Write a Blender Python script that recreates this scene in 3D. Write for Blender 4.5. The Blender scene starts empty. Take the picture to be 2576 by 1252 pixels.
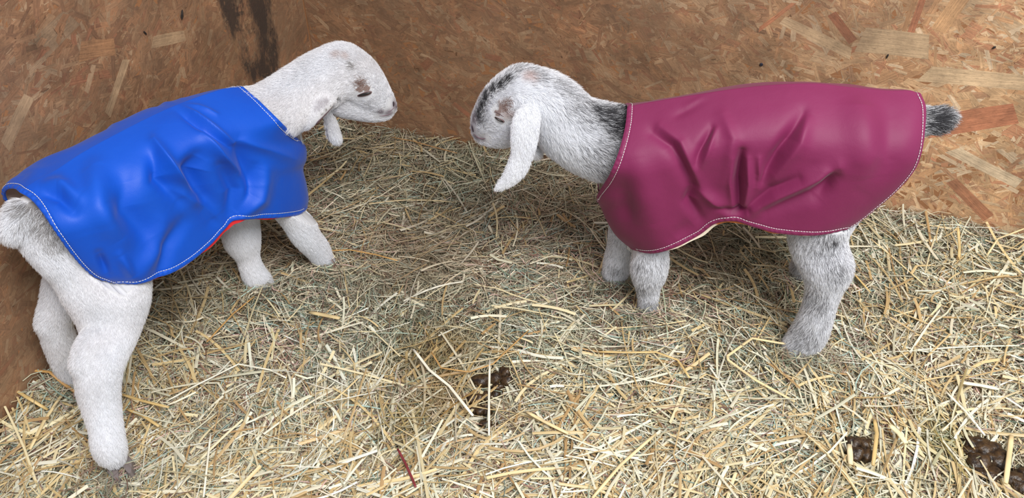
import bpy, bmesh, math, random
import numpy as np
from mathutils import Vector, Matrix
from mathutils.bvhtree import BVHTree
from mathutils.kdtree import KDTree

C = bpy.context.scene.collection
rng = np.random.default_rng(7)
random.seed(7)

# ------------------------------------------------------------------ camera, world, light, exposure
F_PX, TH = 1875.0, math.radians(39.4)
CT, ST = math.cos(TH), math.sin(TH)
cam_d = bpy.data.cameras.new('camera'); cam = bpy.data.objects.new('camera', cam_d); C.objects.link(cam)
cam.location = (0, 0, 1.0); cam.rotation_euler = (math.pi/2 - TH, 0, 0)
cam_d.sensor_width = 36; cam_d.lens = F_PX*36/2576; cam_d.clip_start = 0.02
bpy.context.scene.camera = cam
w = bpy.data.worlds.new('world'); bpy.context.scene.world = w; w.use_nodes = True
w.node_tree.nodes['Background'].inputs[0].default_value = (0.86, 0.93, 1.0, 1)
w.node_tree.nodes['Background'].inputs[1].default_value = 0.62
def area(name, loc, target, sx, sy, power, col):
    l = bpy.data.lights.new(name, 'AREA'); l.shape = 'RECTANGLE'; l.size = sx; l.size_y = sy
    l.energy = power; l.color = col
    o = bpy.data.objects.new(name, l); C.objects.link(o); o.location = loc
    o.rotation_euler = (Vector(target)-Vector(loc)).to_track_quat('-Z', 'Y').to_euler()
    return o
area('daylight_opening', (0.8, -0.45, 2.5), (0.15, 1.0, 0.1), 1.4, 1.1, 91, (1.0, 0.98, 0.96))
vs = bpy.context.scene.view_settings
vs.view_transform = 'Standard'; vs.look = 'None'; vs.gamma = 1; vs.use_curve_mapping = False
vs.exposure = 0.0

# ------------------------------------------------------------------ geometry of the place
def ray(px, py):
    dx, dy = px-1288.0, py-626.0
    return np.array([dx, F_PX*CT - dy*ST, -(F_PX*ST + dy*CT)])
CAM = np.array([0, 0, 1.0])
def on_plane(px, py, n, off):            # meets the plane n.p = off
    r = ray(px, py); t = (off - n@CAM)/(n@r)
    return CAM + t*r, t
def on_ground(px, py, z=0.0):
    r = ray(px, py); t = (z-1.0)/r[2]
    return CAM + t*r, t
def on_depth(px, py, y):
    r = ray(px, py); t = y/r[1]
    return CAM + t*r, t
def project(P):
    P = np.asarray(P) - CAM
    X = P[..., 0]; fwd = P[..., 1]; up = P[..., 2]
    zc = fwd*CT - up*ST; yc = -(up*CT + fwd*ST)
    return X/zc*F_PX + 1288, yc/zc*F_PX + 626
CORNER = np.array([-0.495, 1.744])
DB = np.array([0.9504, -0.3112]); NB = np.array([-0.3112, -0.9504])      # back wall: direction, normal into the pen
DL = np.array([-0.3112, -0.9504]); NL = np.array([0.9504, -0.3112])      # left wall
def inside(x, y, m=0.0):
    return ((x-CORNER[0])*NB[0]+(y-CORNER[1])*NB[1] > m) & ((x-CORNER[0])*NL[0]+(y-CORNER[1])*NL[1] > m)
def wall_dist(x, y):
    return np.minimum((x-CORNER[0])*NB[0]+(y-CORNER[1])*NB[1], (x-CORNER[0])*NL[0]+(y-CORNER[1])*NL[1])

_S = [(rng.uniform(0, 6.28), rng.uniform(-1, 1, 3), rng.uniform(0, 6.28)) for _ in range(24)]
def vnoise(P, freq, seed=0):             # cheap smooth noise in about -1..1
    P = np.asarray(P, float); out = 0
    for i in range(6):
        ph, d, ph2 = _S[(seed*5+i*3) % 24]
        d = d/np.linalg.norm(d)
        q = P[..., :3]@d*freq*(0.7+0.25*i)
        out = out + np.sin(q + ph + 1.3*np.sin(q*0.53+ph2 + P[..., (i+seed) % 3]*freq*0.8))
    return out/4.0
DROPS = []                                # (x, y, radius) of hollows
for px, py, rr in [(1240, 955, .045), (1210, 1020, .035), (1225, 1065, .02), (2160, 1135, .035), (2480, 1150, .055), (2565, 1215, .05), (1040, 900, .05)]:
    p, _ = on_ground(px, py); DROPS.append((p[0], p[1], rr))
def ground(x, y):
    P = np.stack([x, y, np.zeros_like(x)], -1)
    h = 0.009*vnoise(P, 9, 1) + 0.004*vnoise(P, 31, 2)
    for cx, cy, r in DROPS:
        h = h - 0.022*np.exp(-(((x-cx)**2+(y-cy)**2)/(r*r*0.8)))
    wd = wall_dist(x, y)
    h = h + (0.018+.022*np.clip((x-.55)/.3, 0, 1)+.012*np.clip((-.72-x)/.06, 0, 1))*np.exp(-np.clip(wd, 0, 9)/0.05)
    return h

# ------------------------------------------------------------------ materials
def srgb(r, g, b):
    f = lambda c: (c/255/12.92 if c/255 <= 0.04045 else ((c/255+0.055)/1.055)**2.4)
    return (f(r), f(g), f(b))
def mat(name, col=(.5, .5, .5), rough=.6, **kw):
    m = bpy.data.materials.new(name); m.use_nodes = True
    b = m.node_tree.nodes['Principled BSDF']
    b.inputs['Base Color'].default_value = (*col, 1); b.inputs['Roughness'].default_value = rough
    for k, v in kw.items(): b.inputs[k.replace('_', ' ')].default_value = v
    return m
def N(m, t, **kw):
    n = m.node_tree.nodes.new(t)
    for k, v in kw.items(): setattr(n, k, v)
    return n
def L(m, a, b): m.node_tree.links.new(a, b)
def bsdf(m): return m.node_tree.nodes['Principled BSDF']
def add_bump(m, scale, strength, dist=0.001, detail=4, coord='Object', stretch=None):
    tc = N(m, 'ShaderNodeTexCoord'); nz = N(m, 'ShaderNodeTexNoise'); nz.inputs['Scale'].default_value = scale
    nz.inputs['Detail'].default_value = detail
    src = tc.outputs[coord]
    if stretch:
        mp = N(m, 'ShaderNodeMapping'); mp.inputs['Scale'].default_value = stretch; L(m, src, mp.inputs[0]); src = mp.outputs[0]
    L(m, src, nz.inputs['Vector'])
    bp = N(m, 'ShaderNodeBump'); bp.inputs['Strength'].default_value = strength; bp.inputs['Distance'].default_value = dist
    L(m, nz.outputs['Fac'], bp.inputs['Height']); L(m, bp.outputs[0], bsdf(m).inputs['Normal'])
    return nz

# fabric
def fabric(name, col, col2, rough):
    m = mat(name, col, rough); b = bsdf(m)
    tc = N(m, 'ShaderNodeTexCoord'); nz = N(m, 'ShaderNodeTexNoise'); nz.inputs['Scale'].default_value = 9
    nz.inputs['Detail'].default_value = 5
    L(m, tc.outputs['Object'], nz.inputs['Vector'])
    mx = N(m, 'ShaderNodeMix', data_type='RGBA'); mx.inputs[6].default_value = (*col, 1); mx.inputs[7].default_value = (*col2, 1)
    L(m, nz.outputs['Fac'], mx.inputs[0]); L(m, mx.outputs[2], b.inputs['Base Color'])
    wv = N(m, 'ShaderNodeTexNoise'); wv.inputs['Scale'].default_value = 900; wv.inputs['Detail'].default_value = 2
    L(m, tc.outputs['Object'], wv.inputs['Vector'])
    w2 = N(m, 'ShaderNodeTexNoise'); w2.inputs['Scale'].default_value = 45; w2.inputs['Detail'].default_value = 3
    L(m, tc.outputs['Object'], w2.inputs['Vector'])
    ad = N(m, 'ShaderNodeMath', operation='MULTIPLY_ADD'); ad.inputs[1].default_value = 5.0
    L(m, w2.outputs['Fac'], ad.inputs[0]); L(m, wv.outputs['Fac'], ad.inputs[2])
    bp = N(m, 'ShaderNodeBump'); bp.inputs['Strength'].default_value = .35; bp.inputs['Distance'].default_value = .0004
    L(m, ad.outputs[0], bp.inputs['Height']); L(m, bp.outputs[0], b.inputs['Normal'])
    b.inputs['Specular IOR Level'].default_value = .34
    b.inputs['Sheen Weight'].default_value = .09; b.inputs['Sheen Roughness'].default_value = .4
    return m
M_BLUE = fabric('blue_nylon', srgb(8, 88, 206), srgb(5, 74, 190), .52)
M_WINE = fabric('wine_nylon', srgb(134, 42, 88), srgb(116, 32, 74), .58)
M_THREAD = mat('pale_thread', srgb(225, 222, 220), .7)
def lining(name, c1, c2):
    m = mat(name, c1, .9)
    tc = N(m, 'ShaderNodeTexCoord'); nz = N(m, 'ShaderNodeTexNoise'); nz.inputs['Scale'].default_value = 14
    L(m, tc.outputs['Object'], nz.inputs['Vector'])
    cr = N(m, 'ShaderNodeValToRGB'); cr.color_ramp.elements[0].position = .55; cr.color_ramp.elements[0].color = (*c1, 1)
    cr.color_ramp.elements[1].position = .58; cr.color_ramp.elements[1].color = (*c2, 1)
    L(m, nz.outputs['Fac'], cr.inputs[0]); L(m, cr.outputs[0], bsdf(m).inputs['Base Color'])
    return m
M_LIN_B = lining('red_white_fleece', srgb(214, 40, 44), srgb(236, 222, 214))
M_LIN_W = lining('cream_orange_fleece', srgb(238, 224, 202), srgb(196, 112, 52))
M_SKIN = mat('kid_skin', srgb(215, 195, 188), .7, Subsurface_Weight=.1); bsdf(M_SKIN).inputs['Subsurface Radius'].default_value = (.01, .004, .002)
M_EYE = mat('eye_wet', (.012, .009, .008), .28)
M_LID = mat('eye_rim', srgb(104, 80, 80), .5)
M_LIP = mat('lip_skin', srgb(120, 94, 104), .5)
M_CREASE = mat('fold_shade_skin', srgb(92, 72, 78), .7)  # dark line tone: shade drawn into the ear fold, also the eyelid crease
M_NOSE = mat('nose_skin', srgb(96, 82, 92), .45); add_bump(M_NOSE, 900, .4, .0004)
M_DARK = mat('nostril', srgb(58, 46, 52), .6)
M_HOOF = mat('hoof_horn', srgb(128, 118, 116), .5); add_bump(M_HOOF, 300, .4, .0008)
def attr_mat(name, rough, trans=0.0, attr='col', spec=.3):
    m = mat(name, (.5, .5, .5), rough); a = N(m, 'ShaderNodeAttribute'); a.attribute_name = attr
    L(m, a.outputs['Color'], bsdf(m).inputs['Base Color']); bsdf(m).inputs['Specular IOR Level'].default_value = spec
    if trans:
        tr = N(m, 'ShaderNodeBsdfTranslucent'); L(m, a.outputs['Color'], tr.inputs[0])
        mx = N(m, 'ShaderNodeMixShader'); mx.inputs[0].default_value = trans
        out = m.node_tree.nodes['Material Output']
        L(m, bsdf(m).outputs[0], mx.inputs[1]); L(m, tr.outputs[0], mx.inputs[2]); L(m, mx.outputs[0], out.inputs[0])
    return m
M_BODY = attr_mat('kid_coat_skin', .8)
M_FUR = attr_mat('kid_fur', .55, .25)
M_HAY = attr_mat('hay_blade', .55, 0)
M_STRAW = attr_mat('straw_stalk', .42, 0, spec=.45)

# ------------------------------------------------------------------ mesh helpers
def mesh_obj(name, V, Fc, m, parent=None, smooth=True, colors=None):
    me = bpy.data.meshes.new(name)
    V = np.asarray(V, np.float32)
    if isinstance(Fc, np.ndarray) and Fc.ndim == 2:
        k = Fc.shape[1]; nf = len(Fc)
        me.vertices.add(len(V)); me.vertices.foreach_set('co', V.ravel())
        me.loops.add(nf*k); me.loops.foreach_set('vertex_index', Fc.astype(np.int32).ravel())
        me.polygons.add(nf); me.polygons.foreach_set('loop_start', np.arange(0, nf*k, k, dtype=np.int32))
        me.update(calc_edges=True)
    else:
        me.from_pydata([tuple(v) for v in V], [], [tuple(f) for f in Fc]); me.update()
    me.polygons.foreach_set('use_smooth', np.full(len(me.polygons), bool(smooth)))
    if colors is not None:
        a = me.color_attributes.new('col', 'FLOAT_COLOR', 'POINT')
        c = np.ones((len(V), 4), np.float32); c[:, :3] = colors
        a.data.foreach_set('color', c.ravel())
    me.materials.append(m)
    o = bpy.data.objects.new(name, me); C.objects.link(o)
    if parent:
        o.parent = parent; o.matrix_parent_inverse = parent.matrix_basis.inverted()
    return o
def tag(o, label=None, cat=None, group=None, kind=None):
    if label: o['label'] = label
    if cat: o['category'] = cat
    if group: o['group'] = group
    if kind: o['kind'] = kind
    return o
def empty(name, loc, label, cat, group=None):
    o = bpy.data.objects.new(name, None); C.objects.link(o); o.location = loc; o.empty_display_size = .05
    return tag(o, label, cat, group)
def catmull(pts, n):
    P = np.asarray(pts, float); P = np.vstack([2*P[0]-P[1], P, 2*P[-1]-P[-2]])
    out = []
    for i in range(1, len(P)-2):
        for t in np.linspace(0, 1, 24, endpoint=False):
            a, b, c, d = P[i-1], P[i], P[i+1], P[i+2]
            out.append(.5*((2*b)+(-a+c)*t+(2*a-5*b+4*c-d)*t*t+(-a+3*b-3*c+d)*t**3))
    out.append(P[-2]); out = np.array(out)
    s = np.r_[0, np.cumsum(np.linalg.norm(np.diff(out, axis=0), axis=1))]
    q = np.linspace(0, s[-1], n)
    return np.stack([np.interp(q, s, out[:, k]) for k in range(out.shape[1])], 1)

# ------------------------------------------------------------------ the two board walls
def wall_panel(name, origin, d, nrm, length, z0, z1, back):
    th = .018
    bm = bmesh.new()
    c = [origin, origin+d*length, origin+d*length-nrm*th, origin-nrm*th]
    vs_ = [bm.verts.new((p[0], p[1], z)) for z in (z0, z1) for p in c]
    for f in ((3, 2, 1, 0), (4, 5, 6, 7), (0, 1, 5, 4), (1, 2, 6, 5), (2, 3, 7, 6), (3, 0, 4, 7)):
        bm.faces.new([vs_[i] for i in f])
    bmesh.ops.recalc_face_normals(bm, faces=bm.faces)
    me = bpy.data.meshes.new(name); bm.to_mesh(me); bm.free()
    o = bpy.data.objects.new(name, me); C.objects.link(o)
    tag(o, kind='structure')
    return o
def osb_material(name):
    # flake colour x board dirt; the dirt is where the animals rub and the rain got in
    m = mat(name, (.4, .25, .13), .72); b = bsdf(m)
    a = N(m, 'ShaderNodeAttribute'); a.attribute_name = 'col'
    uv = N(m, 'ShaderNodeAttribute'); uv.attribute_name = 'grain'
    mp = N(m, 'ShaderNodeMapping'); mp.inputs['Scale'].default_value = (18, 420, 1); L(m, uv.outputs['Vector'], mp.inputs[0])
    g = N(m, 'ShaderNodeTexNoise'); g.inputs['Scale'].default_value = 1; g.inputs['Detail'].default_value = 5; L(m, mp.outputs[0], g.inputs['Vector'])
    gr = N(m, 'ShaderNodeMapRange'); gr.inputs[1].default_value = .3; gr.inputs[2].default_value = .7; gr.inputs[3].default_value = .72; gr.inputs[4].default_value = 1.2
    L(m, g.outputs['Fac'], gr.inputs[0])
    mul = N(m, 'ShaderNodeVectorMath', operation='SCALE'); L(m, a.outputs['Color'], mul.inputs[0]); L(m, gr.outputs[0], mul.inputs['Scale'])
    tc = N(m, 'ShaderNodeTexCoord')
    dz = N(m, 'ShaderNodeTexNoise'); dz.inputs['Scale'].default_value = 7; dz.inputs['Detail'].default_value = 9; dz.inputs['Roughness'].default_value = .68
    L(m, tc.outputs['Object'], dz.inputs['Vector'])
    # fine dark fibre flecks and broad tone drift of the pressed board
    fk = N(m, 'ShaderNodeTexNoise'); fk.inputs['Scale'].default_value = 1; fk.inputs['Detail'].default_value = 3
    fmp = N(m, 'ShaderNodeMapping'); fmp.inputs['Scale'].default_value = (90, 700, 1); L(m, uv.outputs['Vector'], fmp.inputs[0]); L(m, fmp.outputs[0], fk.inputs['Vector'])
    fr_ = N(m, 'ShaderNodeMapRange'); fr_.inputs[1].default_value = .60; fr_.inputs[2].default_value = .72; fr_.inputs[3].default_value = 1; fr_.inputs[4].default_value = .38; L(m, fk.outputs['Fac'], fr_.inputs[0])
    bt = N(m, 'ShaderNodeTexNoise'); bt.inputs['Scale'].default_value = 11; bt.inputs['Detail'].default_value = 7; bt.inputs['Roughness'].default_value = .7; L(m, tc.outputs['Object'], bt.inputs['Vector'])
    br = N(m, 'ShaderNodeMapRange'); br.inputs[1].default_value = .3; br.inputs[2].default_value = .7; br.inputs[3].default_value = .55; br.inputs[4].default_value = 1.55; L(m, bt.outputs['Fac'], br.inputs[0])
    mm_ = N(m, 'ShaderNodeMath', operation='MULTIPLY'); L(m, fr_.outputs[0], mm_.inputs[0]); L(m, br.outputs[0], mm_.inputs[1])
    mul2 = N(m, 'ShaderNodeVectorMath', operation='SCALE'); L(m, mul.outputs[0], mul2.inputs[0]); L(m, mm_.outputs[0], mul2.inputs['Scale']); mul = mul2
    da = N(m, 'ShaderNodeAttribute'); da.attribute_name = 'dirt'
    ad = N(m, 'ShaderNodeMath', operation='ADD'); L(m, dz.outputs['Fac'], ad.inputs[0]); L(m, da.outputs['Fac'], ad.inputs[1])
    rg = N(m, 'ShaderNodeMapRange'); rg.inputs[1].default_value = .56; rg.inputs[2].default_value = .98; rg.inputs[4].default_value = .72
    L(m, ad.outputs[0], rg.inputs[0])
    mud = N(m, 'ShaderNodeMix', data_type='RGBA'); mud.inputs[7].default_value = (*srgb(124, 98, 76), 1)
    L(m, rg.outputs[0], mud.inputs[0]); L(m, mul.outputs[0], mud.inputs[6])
    # black mould streaks
    st = N(m, 'ShaderNodeAttribute'); st.attribute_name = 'mould'
    sn = N(m, 'ShaderNodeTexNoise'); sn.inputs['Scale'].default_value = 34; sn.inputs['Detail'].default_value = 8; sn.inputs['Roughness'].default_value = .75
    smp = N(m, 'ShaderNodeMapping'); smp.inputs['Scale'].default_value = (1, 1, .45); L(m, tc.outputs['Object'], smp.inputs[0]); L(m, smp.outputs[0], sn.inputs['Vector'])
    sa = N(m, 'ShaderNodeMath', operation='ADD'); L(m, sn.outputs['Fac'], sa.inputs[0]); L(m, st.outputs['Fac'], sa.inputs[1])
    sr = N(m, 'ShaderNodeMapRange'); sr.inputs[1].default_value = .98; sr.inputs[2].default_value = 1.2; sr.inputs[4].default_value = .9; L(m, sa.outputs[0], sr.inputs[0])
    mo = N(m, 'ShaderNodeMix', data_type='RGBA'); mo.inputs[7].default_value = (*srgb(50, 42, 38), 1)
    L(m, sr.outputs[0], mo.inputs[0]); L(m, mud.outputs[2], mo.inputs[6]); L(m, mo.outputs[2], b.inputs['Base Color'])
    # relief: grain plus crumbly dirt
    fz = N(m, 'ShaderNodeTexNoise'); fz.inputs['Scale'].default_value = 160; fz.inputs['Detail'].default_value = 6; L(m, tc.outputs['Object'], fz.inputs['Vector'])
    s2 = N(m, 'ShaderNodeMath', operation='MULTIPLY_ADD'); s2.inputs[1].default_value = .35; L(m, g.outputs['Fac'], s2.inputs[0]); L(m, fz.outputs['Fac'], s2.inputs[2])
    bp = N(m, 'ShaderNodeBump'); bp.inputs['Strength'].default_value = .7; bp.inputs['Distance'].default_value = .0009
    L(m, s2.outputs[0], bp.inputs['Height']); L(m, bp.outputs[0], b.inputs['Normal'])
    return m
M_OSB = osb_material('strand_board')
PAL = .66*np.array([srgb(186, 136, 96), srgb(170, 118, 78), srgb(204, 158, 114), srgb(150, 98, 66), srgb(192, 128, 84), srgb(160, 90, 60), srgb(216, 178, 136), srgb(136, 92, 64), srgb(178, 100, 68)])  # dirty board tones, darkened further to paint in dimmer light on left and back
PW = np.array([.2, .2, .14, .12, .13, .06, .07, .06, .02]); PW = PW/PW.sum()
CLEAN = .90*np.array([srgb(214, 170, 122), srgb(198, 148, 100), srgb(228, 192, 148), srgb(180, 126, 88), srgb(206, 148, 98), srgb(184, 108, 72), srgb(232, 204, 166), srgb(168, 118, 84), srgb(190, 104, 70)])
def strands(wall, origin, d, nrm, length, z0, z1, counts, lean, fixed=(), dirtf=None, mouldf=None):
    Vs, Cs, Gs, Ds, Ms, Fs = [], [], [], [], [], []
    base = 0
    dn = np.array([d[0], d[1], 0]); nn = np.array([nrm[0], nrm[1], 0]); zz = np.array([0, 0, 1.0]); og = np.array([origin[0], origin[1], 0])
    rows = []
    for cnt, l0, l1, w0, w1, h0, h1 in counts:
        a = rng.uniform(0, length, cnt); z = rng.uniform(z0, z1, cnt)
        le = rng.uniform(l0, l1, cnt); wi = rng.uniform(w0, w1, cnt)
        an = np.where(rng.random(cnt) < .72, rng.normal(lean, .5, cnt), rng.uniform(-1.57, 1.57, cnt))
        h = rng.uniform(h0, h1, cnt)
        ci = rng.choice(len(PAL), cnt, p=PW)
        rows.append((a, z, le, wi, an, h, ci))
    A = [np.concatenate([r[k] for r in rows]) for k in range(7)]
    for (fa, fz, fl, fw, fan, fh, fc) in fixed:
        A = [np.r_[x, v] for x, v in zip(A, (fa, fz, fl, fw, fan, fh, fc))]
    a, z, le, wi, an, h, ci = A; n = len(a); ci = ci.astype(int)
    # six-cornered chip with ragged ends
    k = rng.uniform(-.5, .5, (n, 6))
    lx = np.stack([-.5+.10*k[:, 0], .1*k[:, 1], .5+.10*k[:, 2], .5-.16*np.abs(k[:, 3])*1.5, .1*k[:, 4], -.5+.16*np.abs(k[:, 5])*1.5], 1)*le[:, None]
    ly = np.stack([-.5+0*k[:, 0], -.5-.15*k[:, 3], -.5+.2*k[:, 1], .5+0*k[:, 0], .5+.15*k[:, 2], .5-.2*k[:, 0]], 1)*wi[:, None]
    tilt = rng.uniform(-1, 1, (n, 2))*np.array([.0003, .0016])
    hz = h[:, None]*0.00007 + .00006 + np.abs(tilt[:, :1]*lx) + np.abs(tilt[:, 1:]*ly)
    ca, sa = np.cos(an)[:, None], np.sin(an)[:, None]
    aa = a[:, None] + lx*ca - ly*sa; zq = z[:, None] + lx*sa + ly*ca
    aa = np.clip(aa, 0.0005, length); zq = np.clip(zq, z0, z1)
    top = og + aa[..., None]*dn + zq[..., None]*zz + hz[..., None]*nn
    bot = top - (hz[..., None]-.00005)*nn
    V = np.concatenate([top, bot], 1).reshape(-1, 3)
    idx = (np.arange(n)*12)[:, None]
    flip = (np.cross(dn, zz)@nn) < 0
    q1 = np.array([0, 1, 4, 5]); q2 = np.array([1, 2, 3, 4])
    quads = [q1, q2] + [np.array([i, (i+1) % 6, (i+1) % 6+6, i+6])[::-1] for i in range(6)]
    Fq = np.concatenate([idx+q[None] for q in quads], 0)
    if flip: Fq = Fq[:, ::-1]
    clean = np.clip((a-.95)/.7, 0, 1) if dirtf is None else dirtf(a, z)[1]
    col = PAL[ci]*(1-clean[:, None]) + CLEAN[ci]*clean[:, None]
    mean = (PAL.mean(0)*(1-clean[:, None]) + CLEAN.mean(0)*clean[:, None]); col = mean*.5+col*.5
    col[A[5] > 1.25] = col[A[5] > 1.25]*.6+(PAL[ci]*.3+CLEAN[ci]*.7)[A[5] > 1.25]*.4
    col = col*rng.normal(1, .10, (n, 1)).clip(.6, 1.25)*np.array([[.93, 1.03, 1.12]])
    colv = np.repeat(col, 12, 0)
    o = mesh_obj('board_strand', V, Fq, M_OSB, wall, smooth=False, colors=colv)
    tag(o, kind='stuff')
    me = o.data
    ga = me.attributes.new('grain', 'FLOAT_VECTOR', 'POINT')
    off = rng.uniform(-50, 50, (n, 1, 2))
    gxy = np.concatenate([np.stack([lx, ly], -1)]*2, 1) + off
    g3 = np.concatenate([gxy, np.zeros(gxy.shape[:2]+(1,))], 2).reshape(-1, 3).astype(np.float32)
    ga.data.foreach_set('vector', g3.ravel())
    me.attributes.new('dirt', 'FLOAT', 'POINT'); me.attributes.new('mould', 'FLOAT', 'POINT')
    dd = me.attributes['dirt']; mm = me.attributes['mould']
    av = np.concatenate([aa, aa], 1).ravel(); zv = np.concatenate([zq, zq], 1).ravel()
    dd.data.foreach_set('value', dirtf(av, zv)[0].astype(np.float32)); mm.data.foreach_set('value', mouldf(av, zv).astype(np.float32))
    return o
for_wall = {}
wl = wall_panel('wall_left', CORNER+DL*0.003, DL, NL, 2.2, -.08, 1.25, False)
wb = wall_panel('wall_back', CORNER-DB*0.03, DB, NB, 2.45, -.08, 1.25, True)
M_GAP = mat('board_under', srgb(150, 104, 68), .8); add_bump(M_GAP, 200, .6)
wl.data.materials.append(M_GAP); wb.data.materials.append(M_GAP)
def blob(a, z, ca, cz, ra, rz): return np.exp(-(((a-ca)/ra)**2+((z-cz)/rz)**2))
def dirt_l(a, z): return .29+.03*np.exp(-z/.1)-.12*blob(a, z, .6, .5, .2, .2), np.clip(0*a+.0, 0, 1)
def mould_l(a, z): return .74*np.clip(1.08*blob(a, z, .165, .42, .075, .24)+1.0*blob(a, z, .27, .47, .035, .22)+.5*blob(a, z, .2, .25, .08, .04), 0, 1)
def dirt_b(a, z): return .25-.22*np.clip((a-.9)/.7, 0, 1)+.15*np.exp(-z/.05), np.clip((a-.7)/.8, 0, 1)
def mould_b(a, z): return .42*blob(a, z, .78, .36, .12, .05)+.35*blob(a, z, .95, .30, .1, .07)+.32*blob(a, z, .02, .3, .03, .3)
counts = [(1800, .06, .15, .012, .035, 0, .4), (4500, .03, .09, .005, .014, .2, .7), (10000, .015, .05, .003, .010, .3, 1.0), (16000, .006, .02, .0006, .002, .3, 1.2)]
def bw(px, py):      # where a pixel meets the back wall, as (along, height)
    n3 = np.array([NB[0], NB[1], 0]); p, _ = on_plane(px, py, n3, NB@CORNER); return float((p[:2]-CORNER)@DB), float(p[2])
def lw(px, py):
    n3 = np.array([NL[0], NL[1], 0]); p, _ = on_plane(px, py, n3, NL@CORNER); return float((p[:2]-CORNER)@DL), float(p[2])
fixed_b = []
for px, py, le, wi, an, ci in [(2440, 305, .15, .048, .38, 8), (2120, 70, .075, .016, -.75, 8), (1955, 40, .09, .008, .85, 5), (2165, 120, .07, .011, .45, 5), (2310, 30, .11, .011, 1.57, 8), (2290, 30, .11, .008, 1.57, 4),
                           (2440, 500, .13, .022, -.65, 5), (1240, 145, .04, .014, -.1, 8), (2250, 110, .13, .05, 0, 2), (1075, 160, .035, .02, .8, 5), (2470, 200, .2, .03, .05, 2), (2480, 420, .16, .022, -.35, 6), (2350, 560, .09, .04, .1, 7), (1160, 275, .05, .012, -.6, 8), (2400, 20, .1, .03, 1.3, 1), (2050, 90, .16, .02, -.35, 2)]:
    a_, z_ = bw(px, py); fixed_b.append((a_, z_, le, wi, an, 1.3, ci))
fixed_l = []
for px, py, le, wi, an, ci in [(430, 95, .09, .02, -.25, 2), (590, 60, .12, .012, 1.35, 1), (300, 215, .1, .014, .7, 2), (50, 300, .09, .02, .6, 2), (250, 120, .08, .03, -.3, 4)]:
    a_, z_ = lw(px, py); fixed_l.append((a_, z_, le, wi, -an, 1.3, ci))
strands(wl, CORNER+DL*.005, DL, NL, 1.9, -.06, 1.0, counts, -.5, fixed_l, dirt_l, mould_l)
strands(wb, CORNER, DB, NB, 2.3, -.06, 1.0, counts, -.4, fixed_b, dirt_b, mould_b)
# screw in the back board
def wall_pt(px, py, left=False, off=0.0):
    a_, z_ = (lw if left else bw)(px, py)
    d_, n_ = (DL, NL) if left else (DB, NB)
    q = CORNER + d_*a_ + n_*off
    return Vector((q[0], q[1], z_)), Vector((n_[0], n_[1], 0))
M_STEEL = mat('dark_screw', srgb(70, 74, 92), .35, Metallic=.8)
def disc_mesh(rim, height):
    bm = bmesh.new()
    bmesh.ops.create_cone(bm, cap_ends=True, segments=20, radius1=rim, radius2=rim*.72, depth=height)
    bmesh.ops.create_cone(bm, cap_ends=True, segments=6, radius1=rim*.35, radius2=rim*.3, depth=height*1.2)
    me = bpy.data.meshes.new('screw'); bm.to_mesh(me); bm.free(); me.materials.append(M_STEEL); return me
sm = disc_mesh(.0036, .0016)
for px, py in [(1915, 162)]:
    p, n_ = wall_pt(px, py, off=.0018)
    o = bpy.data.objects.new('screw', sm); C.objects.link(o); o.location = p; o.rotation_euler = n_.to_track_quat('Z', 'Y').to_euler(); o.parent = wb
# dark scraps stuck on the boards
M_SCRAP = mat('dark_scrap', srgb(40, 32, 28), .8); add_bump(M_SCRAP, 400, .8, .001)
for i, (px, py, le, wi, an, left, lab) in enumerate([
        (455, 36, .019, .0055, 1.1, 1, 'short thick black splinter stuck high on the left board wall'),
        (140, 400, .026, .0035, .95, 1, 'thin black splinter on the left board wall above the blue coat rump'),
        (362, 82, .010, .003, -1.1, 1, 'small dark splinter on left board wall near its lighter strand'),
        (2232, 140, .010, .003, 1.5, 0, 'small dark upright splinter on pale boards above the wine coat'),
        (2500, 118, .007, .004, .8, 0, 'tiny black fleck on the back board wall near the upper right corner')]):
    p, n_ = wall_pt(px, py, bool(left), off=.0028)
    bm = bmesh.new(); bmesh.ops.create_icosphere(bm, subdivisions=2, radius=.5)
    for v in bm.verts:
        k = 1+.25*math.sin(v.co.x*9+i)*math.cos(v.co.y*7)
        v.co = Vector((v.co.x*le, v.co.y*wi*k, v.co.z*.0035*k))
    me = bpy.data.meshes.new('splinter'); bm.to_mesh(me); bm.free(); me.materials.append(M_SCRAP)
    o = bpy.data.objects.new('splinter', me); C.objects.link(o); o.location = p
    o.rotation_euler = (Matrix(((DL if left else DB)[0], (DL if left else DB)[1], 0)*1).to_euler() if False else (0, 0, 0))
    dv = DL if left else DB; X = Vector((dv[0], dv[1], 0))*math.cos(an)*(-1 if left else 1) + Vector((0, 0, 1))*math.sin(an); Z = n_; Y = Z.cross(X)
    o.rotation_euler = Matrix((X, Y, Z)).transposed().to_euler()
    tag(o, lab, 'splinter')
# floor under the litter
gx, gy = np.meshgrid(np.linspace(-1.5, 2.1, 120), np.linspace(-.6, 1.95, 90), indexing='ij')
gz = ground(gx, gy)-.028
ix = np.arange(120*90).reshape(120, 90)
Fq = np.stack([ix[:-1, :-1], ix[1:, :-1], ix[1:, 1:], ix[:-1, 1:]], -1).reshape(-1, 4)
cen = np.stack([gx, gy], -1).reshape(-1, 2)[Fq].mean(1)
Fq = Fq[inside(cen[:, 0], cen[:, 1], -.012)]
M_FLOOR = mat('packed_litter', srgb(92, 74, 52), .95); add_bump(M_FLOOR, 90, 1, .01)
fl = mesh_obj('floor', np.stack([gx, gy, gz], -1).reshape(-1, 3), Fq, M_FLOOR); tag(fl, kind='structure')

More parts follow.
